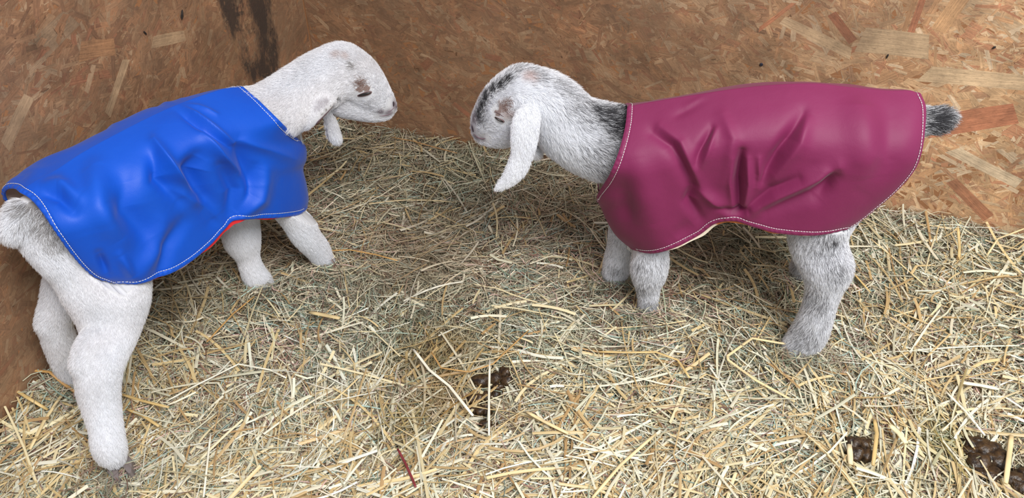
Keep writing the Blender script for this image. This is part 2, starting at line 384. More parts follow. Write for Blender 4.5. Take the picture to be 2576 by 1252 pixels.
# ------------------------------------------------------------------ bodies: blended solids, one surface
def round_cone(P, a, b, r1, r2):
    ba = b-a; l2 = ba@ba; rr = r1-r2; a2 = l2-rr*rr; il2 = 1/l2
    pa = P-a; y = pa@ba; z = y-l2
    q = pa*l2-y[..., None]*ba; x2 = np.einsum('...i,...i', q, q); y2 = y*y*l2; z2 = z*z*l2
    k = np.sign(rr)*rr*rr*x2
    d = (np.sqrt(np.maximum(x2*a2*il2, 0))+y*rr)*il2-r1
    c1 = np.sign(z)*a2*z2 > k; c2 = np.sign(y)*a2*y2 < k
    d = np.where(c2, np.sqrt(x2+y2)*il2-r1, d)
    d = np.where(c1, np.sqrt(x2+z2)*il2-r2, d)
    return d
def build_field(chains, lo, hi, h):
    n = np.ceil((hi-lo)/h).astype(int)+1
    Fd = np.full(n, .04, np.float32)
    ax = [lo[i]+h*np.arange(n[i]) for i in range(3)]
    for ch in chains:
        pts, k, flat, sub = ch['pts'], ch.get('k', .012), ch.get('flat'), ch.get('sub', False)
        for (p, r), (q, s) in zip(pts[:-1], pts[1:]):
            if np.linalg.norm(q-p) < 1e-4: continue
            m = max(r, s)+.042
            a0 = np.minimum(p, q)-m; a1 = np.maximum(p, q)+m
            i0 = np.clip(((a0-lo)/h).astype(int), 0, n-1); i1 = np.clip(((a1-lo)/h).astype(int)+2, 1, n)
            G = np.stack(np.meshgrid(*[ax[i][i0[i]:i1[i]] for i in range(3)], indexing='ij'), -1)
            pp, qq = p, q
            if flat is not None:
                v, f = flat
                G = G+(f-1)*((G-p)@v)[..., None]*v; qq = q+(f-1)*((q-p)@v)*v
            rr, ss = r, s
            L_ = np.linalg.norm(qq-pp)
            if abs(rr-ss) > .95*L_:
                big = max(rr, ss); rr, ss = (big, big-.9*L_) if rr > ss else (big-.9*L_, big)
            d = round_cone(G, pp, qq, rr, ss)
            sl = tuple(slice(i0[i], i1[i]) for i in range(3))
            cur = Fd[sl]
            if sub: hgt = np.clip(.5-.5*(cur+d)/k, 0, 1); Fd[sl] = cur*(1-hgt)+(-d)*hgt+k*hgt*(1-hgt)
            else:
                hgt = np.clip(.5+.5*(cur-d)/k, 0, 1); Fd[sl] = cur*(1-hgt)+d*hgt-k*hgt*(1-hgt)
    return Fd
def surface_nets(Fd, lo, h):
    s = Fd < 0; nx, ny, nz = Fd.shape
    c = s[:-1, :-1, :-1].astype(np.int8)
    cnt = sum(s[i:nx-1+i, j:ny-1+j, k:nz-1+k].astype(np.int8) for i in (0, 1) for j in (0, 1) for k in (0, 1))
    act = (cnt > 0) & (cnt < 8)
    I = np.argwhere(act); vid = -np.ones(act.shape, np.int64); vid[act] = np.arange(len(I))
    acc = np.zeros((len(I), 3)); num = np.zeros(len(I))
    cor = [(i, j, k) for i in (0, 1) for j in (0, 1) for k in (0, 1)]
    for a in range(8):
        for b in range(a+1, 8):
            ca, cb = np.array(cor[a]), np.array(cor[b])
            if np.abs(ca-cb).sum() != 1: continue
            fa = Fd[tuple((I+ca).T)]; fb = Fd[tuple((I+cb).T)]
            m = (fa < 0) != (fb < 0); t = np.where(m, fa/np.where(m, fa-fb, 1), 0)
            acc += np.where(m[:, None], ca+t[:, None]*(cb-ca), 0); num += m
    V = lo+h*(I+acc/num[:, None])
    quads = []
    for ax_ in range(3):
        o = [1 if i == ax_ else 0 for i in range(3)]
        A = s[tuple(slice(0, Fd.shape[i]-o[i]) for i in range(3))]; B = s[tuple(slice(o[i], Fd.shape[i]) for i in range(3))]
        E = np.argwhere(A != B); u, v = [i for i in range(3) if i != ax_]
        E = E[(E[:, u] > 0) & (E[:, v] > 0) & (E[:, u] < Fd.shape[u]-1) & (E[:, v] < Fd.shape[v]-1)]
        eu = np.zeros(3, int); eu[u] = 1; ev = np.zeros(3, int); ev[v] = 1
        q = np.stack([vid[tuple((E-eu-ev).T)], vid[tuple((E-ev).T)], vid[tuple(E.T)], vid[tuple((E-eu).T)]], 1)
        fl_ = A[tuple(E.T)]
        if ax_ == 1: fl_ = ~fl_
        q[~fl_] = q[~fl_][:, ::-1]
        quads.append(q)
    return V, np.concatenate(quads)
def relax(V, Fq, n=2, lam=.5):
    E = np.concatenate([Fq[:, [0, 1]], Fq[:, [1, 2]], Fq[:, [2, 3]], Fq[:, [3, 0]]])
    for it in range(n):
        for l in (lam, -lam*.98):
            S = np.zeros_like(V); cnt = np.zeros(len(V))
            for k in range(3):
                S[:, k] = np.bincount(E[:, 0], V[E[:, 1], k], len(V)) + np.bincount(E[:, 1], V[E[:, 0], k], len(V))
            cnt = np.bincount(E.ravel(), minlength=len(V))
            V = V+l*(S/cnt[:, None]-V)
    return V

def coat(goat, name, spec, S, n, C0, R, label, m_out, m_lin):
    """Coat draped over the back: the near half is laid out, the far half is its mirror image."""
    NU, NV = 250, 170
    T = catmull(spec['top'], NU); Hm = catmull(spec['hem'], NU); Fr = catmull(spec['front'], NV); Re = catmull(spec['rear'], NV)
    u = np.linspace(0, 1, NU)[:, None, None]; v = np.linspace(0, 1, NV)[None, :, None]
    Q = (1-v)*T[:, None]+v*Hm[:, None]+(1-u)*Fr[None]+u*Re[None]-((1-u)*(1-v)*T[0]+u*(1-v)*T[-1]+(1-u)*v*Hm[0]+u*v*Hm[-1])
    u, v = u[..., 0], v[..., 0]
    vq = spec.get('vq', .45)
    s = R*np.sin(np.clip(v/vq, 0, 1)*math.pi/2)
    vc = spec['vc']                                   # neck opening ends here on the front edge
    fw = np.clip((v-vc*.62)/(vc*.5), 0, 1); fw = fw*fw*(3-2*fw)
    uf = np.clip(u/.26, 0, 1); fr = .12+.88*np.sqrt(np.clip(1-(1-uf)**2, 0, 1))
    s = s*((1-fw)+fw*fr)
    ur = np.clip((1-u)/.22, 0, 1); s = s*(.78+.22*np.sqrt(1-(1-ur)**2))
    s = s*(1+.14*np.exp(-((u-.80)/.2)**2)*np.clip(v*2, 0, 1)+.06*np.exp(-((u-.12)/.1)**2)*np.clip(v*2-.8, 0, 1)-.14*np.exp(-((u-spec['waist'])/.13)**2)*np.clip((v-.35)/.65, 0, 1))
    s[:, 0] = 0
    P = np.zeros((NU, NV, 3)); off = n@C0
    rx = Q[..., 0]-1288; ry = Q[..., 1]-626
    D = np.stack([rx, F_PX*CT-ry*ST, -(F_PX*ST+ry*CT)], -1)
    t = (off+s-n@CAM)/(D@n); P = CAM+t[..., None]*D
    def normals(P):
        du = np.gradient(P, axis=0); dv = np.gradient(P, axis=1); nn = np.cross(du, dv)
        nn /= np.maximum(np.linalg.norm(nn, axis=-1, keepdims=True), 1e-9)
        sg = np.sign((nn@n).sum()); return nn*sg
    Nn = normals(P)
    disp = np.zeros((NU, NV))
    for pl, amp, wid, pw in spec['folds']:
        pl = np.array(pl, float); best = np.full((NU, NV), 1e9); par = np.zeros((NU, NV)); tot = len(pl)-1; side = np.zeros((NU, NV))
        for i in range(tot):
            a, b = pl[i], pl[i+1]; ab = b-a; tt = ((Q-a)@ab)/(ab@ab); tc = np.clip(tt, 0, 1)
            rel = Q-(a+tc[..., None]*ab)
            dd = np.linalg.norm(rel, axis=-1); m = dd < best
            best = np.where(m, dd, best); par = np.where(m, (i+tc)/tot, par)
            side = np.where(m, (ab[0]*rel[..., 1]-ab[1]*rel[..., 0])/np.linalg.norm(ab), side)
        prof = np.exp(-(best/wid)**pw)*(.35+.65*np.sin(np.clip(par*.92+.04, 0, 1)*math.pi))
        disp += spec.get('depth', 1.75)*amp*prof
    fade = np.clip(v/.12, 0, 1)
    disp = disp*fade + .0006*vnoise(P, 38, 1)*fade + .0011*vnoise(P, 17, 3)*fade
    Pf = P+Nn*(disp*.2)[..., None]
    P = P+Nn*disp[..., None]
    # mirrored half and the full sheet
    Pm = Pf-2*((Pf@n)-off)[..., None]*n
    full = np.concatenate([Pm[:, :0:-1], P], 1); W = full.shape[1]
    # edge loop
    loopi = [(0, j) for j in range(W)]+[(i, W-1) for i in range(1, NU)]+[(NU-1, j) for j in range(W-2, -1, -1)]+[(i, 0) for i in range(NU-2, 0, -1)]
    jc0 = NV-1-int(vc*NV); jc1 = NV-1+int(vc*NV)
    real = []
    for (i, j) in loopi:
        if i == 0 and (j < jc0 or j > jc1): continue    # chest seam, closed
        real.append((i, j))
    RP = np.array([full[i, j] for i, j in real])
    kd = KDTree(len(RP))
    for i, p in enumerate(RP): kd.insert(p, i)
    kd.balance()
    arc = np.r_[0, np.cumsum(np.linalg.norm(np.diff(RP, axis=0), axis=1))]
    du = np.gradient(full, axis=0); dv = np.gradient(full, axis=1); NF = np.cross(du, dv); NF /= np.maximum(np.linalg.norm(NF, axis=-1, keepdims=True), 1e-9)
    ce = full.reshape(-1, 3).mean(0)-np.array([0, 0, .04])
    if (NF*(full-ce)).sum() < 0: NF = -NF
    hem_w = .0085
    out = full.copy()
    for i in range(NU):
        for j in range(W):
            if 14 < i < NU-14 and 20 < j < W-20: continue
            co, ii, dd = kd.find(full[i, j])
            if dd < hem_w*1.3:
                x = dd/hem_w
                puck = math.sin(arc[ii]*620+2*math.sin(arc[ii]*90))
                out[i, j] += NF[i, j]*(.0011*math.sin(min(x, 1)*math.pi)**.7*(1+.45*puck) - .0007*math.exp(-((x-1)/.22)**2))
    ix = np.arange(NU*W).reshape(NU, W)
    Fq = np.stack([ix[:-1, :-1], ix[1:, :-1], ix[1:, 1:], ix[:-1, 1:]], -1).reshape(-1, 4)
    o = mesh_obj('coat', out.reshape(-1, 3), Fq, m_out, goat); tag(o, label)
    bm = bmesh.new(); bm.from_mesh(o.data); bmesh.ops.remove_doubles(bm, verts=bm.verts, dist=.0002)
    bmesh.ops.recalc_face_normals(bm, faces=bm.faces); bm.to_mesh(o.data); bm.free()
    bvh = BVHTree.FromPolygons([tuple(p) for p in full.reshape(-1, 3)], [tuple(f) for f in Fq])
    # lining a little inside and a hair below the hem
    inn = full-NF*.0026
    dn_ = full[:, -1]-full[:, -5]; dn_ /= np.linalg.norm(dn_, axis=1)[:, None]
    inn[:, -1] += dn_*(.0022+.0058*np.exp(-((np.linspace(0, 1, NU)-spec['waist'])/.12)**2)+.0012*np.sin(np.linspace(0, 40, NU)))[:, None]; inn[:, 0] += (full[:, 0]-full[:, 4])*.22
    lin = mesh_obj('lining', inn.reshape(-1, 3), Fq[:, ::-1], m_lin, o)
    tag(lin, spec['lining'])
    # folded edge that joins shell and lining
    Vr = []; Fr_ = []
    for k, (i, j) in enumerate(real):
        a = out[i, j]; c = full[i, j]-NF[i, j]*.0012; b = full[i, j]-NF[i, j]*.0024
        Vr += [a, c, b]
        if k+1 < len(real) and np.linalg.norm(RP[k+1]-RP[k]) < .02: Fr_ += [(3*k, 3*k+3, 3*k+4, 3*k+1), (3*k+1, 3*k+4, 3*k+5, 3*k+2)]
    mesh_obj('hem_edge', Vr, Fr_, m_out, o)
    # stitches: short raised dashes a constant way in from the edge
    Vs, Fs = [], []
    st = np.linspace(0, arc[-1], int(arc[-1]/.0042))
    SP = []
    idx = np.clip(np.searchsorted(arc, st), 1, len(arc)-1)
    rs = 6
    for k, q in zip(idx, st):
        i, j = real[k]; p = RP[k]
        a = RP[max(k-rs, 0)]; b = RP[min(k+rs, len(RP)-1)]; tg = b-a; tg /= max(np.linalg.norm(tg), 1e-9)
        nf = NF[min(max(i, 2), NU-3), min(max(j, 2), W-3)]; inw = np.cross(nf, tg)
        cn = full[NU//2, NV-1 if abs(j-NV) < 40 else (W-1-NV//2 if j > NV else NV//2)]
        if inw@(cn-p) < 0: inw = -inw
        pp = p+inw*hem_w
        co, no, fi, dd = bvh.find_nearest(Vector(pp))
        no = np.array(no); no = no if no@nf > 0 else -no
        SP.append((np.array(co)+no*.0005, no))
    def tube(p0, p1, r, nrm):
        t_ = p1-p0; l = np.linalg.norm(t_)
        if l > .02 or l < 1e-5: return
        t_ /= l; s_ = np.cross(t_, nrm); b0 = len(Vs)
        for k_, (f, rr) in enumerate(((-.02, .3), (.2, 1), (.6, 1), (.82, .3))):
            c_ = p0+t_*l*f
            for a_ in range(6):
                an = a_*math.pi/3; Vs.append(c_+rr*r*(math.cos(an)*s_+math.sin(an)*nrm))
        for k_ in range(3):
            for a_ in range(6): Fs.append((b0+k_*6+a_, b0+k_*6+(a_+1) % 6, b0+(k_+1)*6+(a_+1) % 6, b0+(k_+1)*6+a_))
    for (p0, n0), (p1, n1) in zip(SP[:-1], SP[1:]): tube(p0, p1, .00055, n0)
    stt = mesh_obj('stitching', Vs, Fs, M_THREAD, o); tag(stt, 'white stitched seam line', kind='stuff')
    near = BVHTree.FromPolygons([tuple(p) for p in P.reshape(-1, 3)], [tuple(f) for f in (lambda q: np.stack([q[:-1, :-1], q[1:, :-1], q[1:, 1:], q[:-1, 1:]], -1).reshape(-1, 4))(np.arange(NU*NV).reshape(NU, NV))])
    return o, bvh, near

def fur(goat, V, Fq, chains, colf, covered, bald, count, length, lab):
    tri = np.concatenate([Fq[:, [0, 1, 2]], Fq[:, [0, 2, 3]]])
    tri = tri[~covered[tri].any(1)]
    a, b, c = V[tri[:, 0]], V[tri[:, 1]], V[tri[:, 2]]
    cr = np.cross(b-a, c-a); ar = np.linalg.norm(cr, axis=1)/2; nr = cr/np.maximum(ar[:, None]*2, 1e-12)
    pk = rng.choice(len(tri), count, p=ar/ar.sum())
    r1, r2 = rng.random(count), rng.random(count); m = r1+r2 > 1; r1[m], r2[m] = 1-r1[m], 1-r2[m]
    P = a[pk]+(b[pk]-a[pk])*r1[:, None]+(c[pk]-a[pk])*r2[:, None]; Nr = nr[pk]
    Wt = np.zeros(len(P)); Fl = np.zeros((len(P), 3)); Ln = np.zeros(len(P))
    for ch in chains:
        if ch.get('sub'): continue
        for (p, r), (q, s) in zip(ch['pts'][:-1], ch['pts'][1:]):
            ab = q-p; l2 = ab@ab
            if l2 < 1e-8: continue
            t = np.clip((P-p)@ab/l2, 0, 1); d = np.linalg.norm(P-(p+t[:, None]*ab), axis=1)-(r+(s-r)*t)
            if ch.get('flat') is not None: d = d-.0
            wgt = np.exp(-np.clip(np.abs(d), 0, .2)/.006)*ch.get('wt', 1)
            Wt += wgt; Fl += wgt[:, None]*(ab/math.sqrt(l2)); Ln += wgt*ch.get('len', 1.0)
    Fl /= np.maximum(Wt, 1e-12)[:, None]; Ln /= np.maximum(Wt, 1e-12)
    Fl = Fl+np.array([0, 0, -.25])
    cl = np.stack([vnoise(P, 120, 0), vnoise(P, 140, 1), vnoise(P, 130, 2)], 1)*.30
    cl2 = np.stack([vnoise(P, 420, 3), vnoise(P, 480, 1), vnoise(P, 450, 2)], 1)*.42
    Fl = Fl+cl+cl2+rng.normal(0, .16, (len(P), 3))
    Fl -= (Fl*Nr).sum(1)[:, None]*Nr; Fl /= np.maximum(np.linalg.norm(Fl, axis=1), 1e-9)[:, None]
    keep = np.ones(len(P), bool)
    for c_, r_ in bald: keep &= np.linalg.norm((P-c_), axis=1) > r_
    nearb = np.ones(len(P))
    for c_, r_ in bald: nearb = np.minimum(nearb, np.clip((np.linalg.norm(P-c_, axis=1)-r_)/.012, .35, 1))
    P, Nr, Fl, Ln, nearb = P[keep], Nr[keep], Fl[keep], Ln[keep], nearb[keep]
    K = 5; n_ = len(P)
    ln = length*Ln*nearb*rng.uniform(.65, 1.2, n_)
    lift = rng.uniform(.3, .75, n_)
    pts = np.zeros((n_, K, 3)); pts[:, 0] = P-Nr*.0008; cur = pts[:, 0].copy()
    for k in range(1, K):
        e = lift*(1-.55*(k-1)/(K-1))
        dvec = Fl+e[:, None]*Nr+rng.normal(0, .07, (n_, 3)); dvec /= np.linalg.norm(dvec, axis=1)[:, None]
        cur = cur+dvec*(ln/(K-1))[:, None]; pts[:, k] = cur
    hc = bpy.data.hair_curves.new('fur'); hc.add_curves([K]*n_)
    hc.attributes['position'].data.foreach_set('vector', pts.astype(np.float32).ravel())
    ra = hc.attributes.get('radius') or hc.attributes.new('radius', 'FLOAT', 'POINT')
    rad = np.array([.00019, .00020, .00018, .00013, .00005])[None]*rng.uniform(.75, 1.2, (n_, 1))
    ra.data.foreach_set('value', rad.astype(np.float32).ravel())
    col = np.ones((n_, 4), np.float32); col[:, :3] = colf(P, Nr, rng.random(n_))
    ca = hc.attributes.new('col', 'FLOAT_COLOR', 'CURVE'); ca.data.foreach_set('color', col.ravel())
    hc.materials.append(M_FUR)
    o = bpy.data.objects.new('fur', hc); C.objects.link(o); o.parent = goat; o.matrix_parent_inverse = goat.matrix_basis.inverted()
    tag(o, lab, kind='stuff')
    return o

def ball(name, c, X, Y, Z, rx, ry, rz, m, parent, fn=None, sub=3):
    bm = bmesh.new(); bmesh.ops.create_icosphere(bm, subdivisions=sub, radius=1)
    X, Y, Z = [Vector(q).normalized() for q in (X, Y, Z)]; cc = Vector(c)
    for v in bm.verts:
        p = v.co.copy()
        if fn: p = fn(p)
        v.co = cc+X*p.x*rx+Y*p.y*ry+Z*p.z*rz
    me = bpy.data.meshes.new(name); bm.to_mesh(me); bm.free(); me.materials.append(m)
    me.polygons.foreach_set('use_smooth', np.ones(len(me.polygons), bool))
    o = bpy.data.objects.new(name, me); C.objects.link(o)
    if parent: o.parent = parent; o.matrix_parent_inverse = parent.matrix_basis.inverted()
    return o
def hoof(goat, base, toe, size):
    """Two tapering claws side by side, pointing along toe."""
    t = np.array([toe[0], toe[1], 0.]); t /= np.linalg.norm(t); sd = np.array([-t[1], t[0], 0])
    V, Fc = [], []
    for sg in (-1, 1):
        b0 = len(V); rings = [(0.0, 1.0, .75), (-.5, 1.12, .95), (-1.0, 1.2, 1.15)]
        for zf, lf, wf in rings:
            for a in range(12):
                an = a*math.pi/6; x = math.cos(an); y = math.sin(an)
                lx = (x if x < 0 else x*1.5)*lf*size*.62; wy = y*wf*size*.36*(1-.35*max(x, 0))
                V.append(np.array(base)+t*lx+sd*(sg*size*.40*(1-.12*max(x, 0))+wy)+np.array([0, 0, size*zf*(1.0-.25*max(x, 0))]))
        for k in range(2):
            for a in range(12): Fc.append((b0+k*12+a, b0+k*12+(a+1) % 12, b0+(k+1)*12+(a+1) % 12, b0+(k+1)*12+a))
        Fc.append(tuple(b0+a for a in range(12))[::-1]); Fc.append(tuple(b0+24+a for a in range(12)))
    o = mesh_obj('hoof', V, Fc, M_HOOF, goat, smooth=False)
    return o

def make_goat(spec):
    n = np.array([*spec['n'], 0.]); n /= np.linalg.norm(n); C0 = np.array([*spec['c'], 0.]); off = n@C0
    def pt(q):
        k = q[0]
        if k == 's': p, t = on_plane(q[1], q[2], n, off+q[3]); return p, q[4]*t
        if k == 'y': p, t = on_depth(q[1], q[2], q[3]); return p, q[4]*t
        if k == 'g': p, t = on_ground(q[1], q[2], q[3]); return p, q[4]*t
        if k == 't':                               # hangs radius r (metres) under a point of the back line
            p, t = on_plane(q[1], q[2], n, off); return p+n*q[3]-np.array([0, 0, q[4]+.012]), q[4]
    goat = empty('goat', (C0[0], C0[1], 0), spec['label'], 'goat', None)
    bpy.context.view_layer.update()
    chains = []
    for ch in spec['chains']:
        c2 = dict(ch); pts = [pt(q) for q in ch['p']]
        if len(pts) > 2:
            A4 = catmull(np.array([np.r_[p, r] for p, r in pts]), len(pts)*3-2); pts = [(a[:3], max(a[3], .002)) for a in A4]
        c2['pts'] = pts; chains.append(c2)
    allp = np.array([p for ch in chains for p, r in ch['pts']]); lo = allp.min(0)-.11; hi = allp.max(0)+.11; h = .0027
    Fd = build_field(chains, lo, hi, h)
    V, Fq = surface_nets(Fd, lo, h); V = relax(V, Fq, 2)
    # coat first: it decides where fur grows
    co, bvh, near = coat(goat, 'coat', spec['coat'], None, n, C0, spec['R'], spec['coat_label'], spec['m_out'], spec['m_lin'])
    fn = np.zeros_like(V)
    tr = np.concatenate([Fq[:, [0, 1, 2]], Fq[:, [0, 2, 3]]]); cr = np.cross(V[tr[:, 1]]-V[tr[:, 0]], V[tr[:, 2]]-V[tr[:, 0]])
    for k in range(3):
        for j in range(3): fn[:, j] += np.bincount(tr[:, k], cr[:, j], len(V))
    fn /= np.maximum(np.linalg.norm(fn, axis=1), 1e-12)[:, None]
    covered = np.zeros(len(V), bool)
    for i in range(len(V)):
        hit = bvh.ray_cast(Vector(V[i]+fn[i]*.0), Vector(fn[i]), .09)
        if hit[0] is not None:
            covered[i] = True
            # keep the trunk from showing through the cloth
    for i in np.nonzero(~covered)[0]:
        best = None
        side = (V[i]@n)-off
        if side < .01: continue
        for dr in (-n, np.array([-n[0]*.9, -n[1]*.9, .45]), np.array([-n[0]*.9, -n[1]*.9, -.3])):
            q = near.ray_cast(Vector(V[i]), Vector(dr), .045)
            if q[0] is not None and (best is None or q[3] < best[1]): best = (np.array(q[0]), q[3], dr)
        if best is not None:
            V[i] = best[0]-n*.010; covered[i] = True
    for i in np.nonzero(~covered)[0]:
        q = bvh.ray_cast(Vector(V[i]), Vector((0, 0, -1)), .04)
        if q[0] is not None and abs(q[1].z) > .35: V[i] = np.array(q[0])-np.array([0, 0, .007]); covered[i] = True
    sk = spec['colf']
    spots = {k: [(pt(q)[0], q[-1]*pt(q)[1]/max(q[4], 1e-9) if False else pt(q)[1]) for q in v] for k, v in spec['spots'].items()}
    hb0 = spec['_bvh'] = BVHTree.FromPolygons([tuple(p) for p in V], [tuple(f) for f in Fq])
    for k_, lst in spots.items():                      # markings and the painted ear-fold shade sit on the skin
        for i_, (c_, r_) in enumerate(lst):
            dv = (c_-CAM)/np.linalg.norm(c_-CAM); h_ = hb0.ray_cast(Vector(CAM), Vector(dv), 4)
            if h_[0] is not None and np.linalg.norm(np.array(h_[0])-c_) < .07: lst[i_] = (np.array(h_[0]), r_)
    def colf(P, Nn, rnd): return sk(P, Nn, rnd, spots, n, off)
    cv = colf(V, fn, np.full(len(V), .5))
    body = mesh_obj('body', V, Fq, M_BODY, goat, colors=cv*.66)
    # face
    bald = []
    for e in spec['eyes']:
        c_, r_ = pt(e['p']); X = np.array(e['x'], float); Z = np.array(e['z'], float); Z /= np.linalg.norm(Z); X -= (X@Z)*Z; Y = np.cross(Z, X)
        # seat the eye on the head surface, looking along Z
        hb = spec.setdefault('_bvh', BVHTree.FromPolygons([tuple(p) for p in V], [tuple(f) for f in Fq]))
        hit = hb.ray_cast(Vector(c_+Z*.12), Vector(-Z), .2)
        if hit[0] is not None: c_ = np.array(hit[0])
        w_ = r_
        rim = ball('eyelid', c_-Z*.0005, X, Y, Z, w_*1.15, w_*.36, .0028, M_LID, goat)
        ey = ball('eye', c_+Z*.0002, X, Y, Z, w_*1.0, w_*.22, .0036, M_EYE, goat)
        bald.append((c_, w_*.6)); bald.append((c_+X/np.linalg.norm(X)*w_*.5, w_*.5)); bald.append((c_-X/np.linalg.norm(X)*w_*.5, w_*.5))
    hb = spec['_bvh']
    for q in spec['nostrils']:
        c_, r_ = pt(q['p']); Z = np.array(q['z'], float); Z /= np.linalg.norm(Z); X = np.array(q['x'], float); X -= (X@Z)*Z; Y = np.cross(Z, X)
        hit = hb.ray_cast(Vector(c_+Z*.06), Vector(-Z), .12)
        if hit[0] is not None: c_ = np.array(hit[0])
        ball('nostril', c_-Z*.0004, X, Y, Z, r_*.8, r_*.3, .0012, M_DARK, goat, lambda v: Vector((v.x, v.y+.55*v.x*v.x-.2, v.z)))
        bald.append((c_, r_*.8))
    q = spec['nose']; c_, r_ = pt(q['p'])
    ball('nose', c_, q['x'], np.cross(q['z'], q['x']), q['z'], r_, r_*.8, r_*.9, M_NOSE, goat)
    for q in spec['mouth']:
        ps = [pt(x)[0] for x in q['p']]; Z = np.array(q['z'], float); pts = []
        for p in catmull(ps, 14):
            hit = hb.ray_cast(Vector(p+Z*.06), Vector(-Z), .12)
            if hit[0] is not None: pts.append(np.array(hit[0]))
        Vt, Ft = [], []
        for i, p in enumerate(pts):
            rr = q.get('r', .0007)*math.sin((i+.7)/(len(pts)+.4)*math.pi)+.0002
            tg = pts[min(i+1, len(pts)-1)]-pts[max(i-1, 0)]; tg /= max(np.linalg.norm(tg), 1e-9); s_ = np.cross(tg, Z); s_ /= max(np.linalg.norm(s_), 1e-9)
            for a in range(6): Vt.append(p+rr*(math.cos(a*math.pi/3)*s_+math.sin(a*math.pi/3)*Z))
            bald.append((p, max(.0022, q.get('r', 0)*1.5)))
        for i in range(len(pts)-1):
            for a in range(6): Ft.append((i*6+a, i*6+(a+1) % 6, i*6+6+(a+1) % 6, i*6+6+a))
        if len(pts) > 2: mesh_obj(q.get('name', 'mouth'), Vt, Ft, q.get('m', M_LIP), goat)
    for c_, r_ in [(pt(x)[0], pt(x)[1]) for x in spec.get('bare', [])]: bald.append((c_, r_))
    for b in spec['hooves']: hoof(goat, pt(b['p'])[0], b['toe'], b['s'])
    fur(goat, V, Fq, chains, colf, covered, bald, spec['hairs'], spec['hair_len'], spec['fur_label'])
    return goat

def near_spots(P, lst, soft=1.0):
    m = np.zeros(len(P))
    for c_, r_ in lst: m = np.maximum(m, np.exp(-(np.linalg.norm(P-c_, axis=1)/(r_*soft))**2.6))
    return m
def mixc(a, b, t): return a*(1-t[:, None])+np.array(b)*t[:, None]

WHITE = np.array(srgb(250, 251, 255))
def col_white(P, Nn, rnd, spots, n, off):
    c = np.tile(WHITE, (len(P), 1))*(.88+.17*((rnd*13.7) % 1))[:, None]
    c = c*(1-.10*np.clip(vnoise(P, 45, 1), 0, 1))[:, None]
    c = mixc(c, srgb(240, 228, 222), .2*np.clip(vnoise(P, 30, 2)+.1, 0, 1))
    c = mixc(c, srgb(138, 100, 82), np.where(rnd < near_spots(P, spots['brown'])*.95, .85, 0))
    c = mixc(c, srgb(190, 160, 150), near_spots(P, spots['pink'])*.4)
    c = mixc(c, srgb(128, 110, 122), near_spots(P, spots['mauve'])*np.where(P[:, 0] > -.27, .8, .4))
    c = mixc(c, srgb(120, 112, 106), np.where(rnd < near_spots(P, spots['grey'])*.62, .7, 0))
    return c
def col_grey(P, Nn, rnd, spots, n, off):
    c = np.tile(WHITE, (len(P), 1))*(.88+.17*((rnd*13.7) % 1))[:, None]
    head = np.clip((P[:, 0]-.06)/.08, 0, 1)
    tick = (.02+.14*head)+(.02+.10*head)*vnoise(P, 28, 1)
    g = np.maximum(near_spots(P, spots['grey'], 1.0)*.55, tick)
    g = g*(1-.95*near_spots(P, spots['white']))
    c = mixc(c, srgb(120, 118, 122), np.where(rnd < g, .8, 0))
    c = mixc(c, srgb(52, 50, 55), np.where((rnd*7.3) % 1 < near_spots(P, spots['black'])*.92, .93, 0))
    c = mixc(c, srgb(140, 100, 84), np.where(rnd < near_spots(P, spots['brown'])*.9, .8, 0))
    c = mixc(c, srgb(222, 196, 190), near_spots(P, spots['pink'])*.6)
    c = mixc(c, srgb(140, 122, 132), near_spots(P, spots['mauve'])*.75)
    return c

